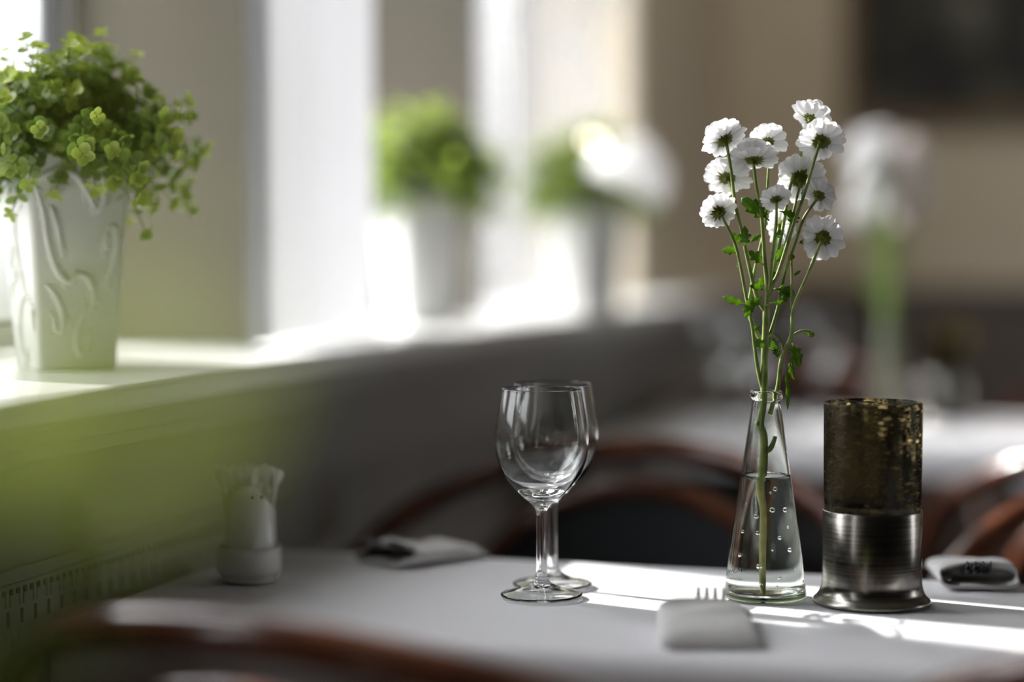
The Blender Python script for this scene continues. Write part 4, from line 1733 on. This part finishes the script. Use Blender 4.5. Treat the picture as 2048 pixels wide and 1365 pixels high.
def relief(face, dirs, bm):
    ux, nrm = dirs
    rnd = random.Random(4)
    for c in curls[face]:
        pts = []
        for u, z in c:
            h_ = pot_half(z * POT_H)
            pts.append(ux * (u * h_ * 0.93) + nrm * (h_ + 0.0004) + Vector((0, 0, z * POT_H)))
        path = smooth_path(pts, 7)
        n = len(path)
        r = [0.0010 + 0.0026 * math.sin(PI * (i / (n - 1)) ** 0.8) + 0.0005 * noise.noise(path[i] * 260) for i in range(n)]
        add_tube(bm, path, r, 8, flat=(nrm, 0.75))
        for i in range(2, n - 2, 3):          # small acanthus lobes along the scroll
            d = (path[i + 1] - path[i - 1]).normalized()
            s = d.cross(nrm) * (1 if (i // 5) % 2 else -1)
            l = 0.003 + 0.005 * rnd.random()
            add_tube(bm, smooth_path([path[i], path[i] + s * l * 0.6 + d * l * 0.4, path[i] + s * l * 0.8 + d * l * 1.3], 3), [r[i] * 0.8, 0.0014, 0.0006], 6, flat=(nrm, 0.7))


X_, Y_ = Vector((1, 0, 0)), Vector((0, 1, 0))
bm = BM()
relief('near', (X_, -Y_), bm)
relief('left', (-Y_ * -1, X_ * -1), bm) if False else relief('left', (-Y_, -X_), bm)
relief('near', (Y_, X_), bm)
relief('left', (-X_, Y_), bm)
obj('relief', bm, M['pot'], pot)
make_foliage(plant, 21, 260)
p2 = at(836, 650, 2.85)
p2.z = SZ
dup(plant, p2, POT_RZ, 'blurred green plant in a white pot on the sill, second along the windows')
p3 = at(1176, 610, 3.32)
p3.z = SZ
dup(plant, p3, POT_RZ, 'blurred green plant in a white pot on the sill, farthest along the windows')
p0 = at(-1720, 640, 0.40)
p0.z = TOP
fp = dup(plant, p0, POT_RZ + 0.8, 'green plant right by the lens, a see-through blur at lower left', scale=1.2)
rnd = random.Random(8)
bm = BM()
lay = bm.verts.layers.float_color.new('tint')
inv = (Matrix.Translation(fp.location) @ Matrix.Rotation(POT_RZ + 0.8, 4, 'Z') @ Matrix.Scale(1.2, 4)).inverted()
tips = [(330, 800), (300, 690), (215, 850), (140, 700), (60, 840), (10, 860), (-30, 820), (-120, 860), (-160, 780), (250, 330)]
spine = smooth_path([inv @ at(x, y, 0.40) for x, y in ((-1200, 760), (-700, 700), (-300, 760), (0, 800), (180, 790), (330, 830))], 5)
for k, (px, py) in enumerate(tips):
    c = inv @ at(px, py, 0.385 + 0.02 * rnd.random())
    nr = Vector((rnd.uniform(-.5, .5), rnd.uniform(-.5, .5), rnd.uniform(-.3, .6))) + (inv.to_3x3() @ (-FWD)).normalized()
    add_leaf(bm, lay, c, nr.normalized(), Vector((rnd.uniform(-1, 1), rnd.uniform(-1, 1), 0.3)).normalized(), 0.0085 * rnd.uniform(0.85, 1.2), 0.8, rnd)
obj('trailing_leaves', bm, M['leaf'], fp, recalc=False)
bm = BM()
add_tube(bm, spine, [0.0010, 0.0005], 6)
for px, py in tips:
    c = inv @ at(px, py, 0.395)
    q = min(spine, key=lambda v: (v - c).length)
    add_tube(bm, [q, q.lerp(c, 0.5) + Vector((0, 0, 0.002)), c], [0.0005, 0.0004], 5)
obj('trailing_twig', bm, M['twig'], fp)

# the sun's light goes on through the clear glass of the table
sd.cycles.is_caustics_light = True
for o in COL.objects:
    if o.name.split('.')[0] in ('glass_body', 'vase_body', 'water'):
        o.cycles.is_caustics_caster = True
    if o.name.split('.')[0] == 'tablecloth':
        o.cycles.is_caustics_receiver = True
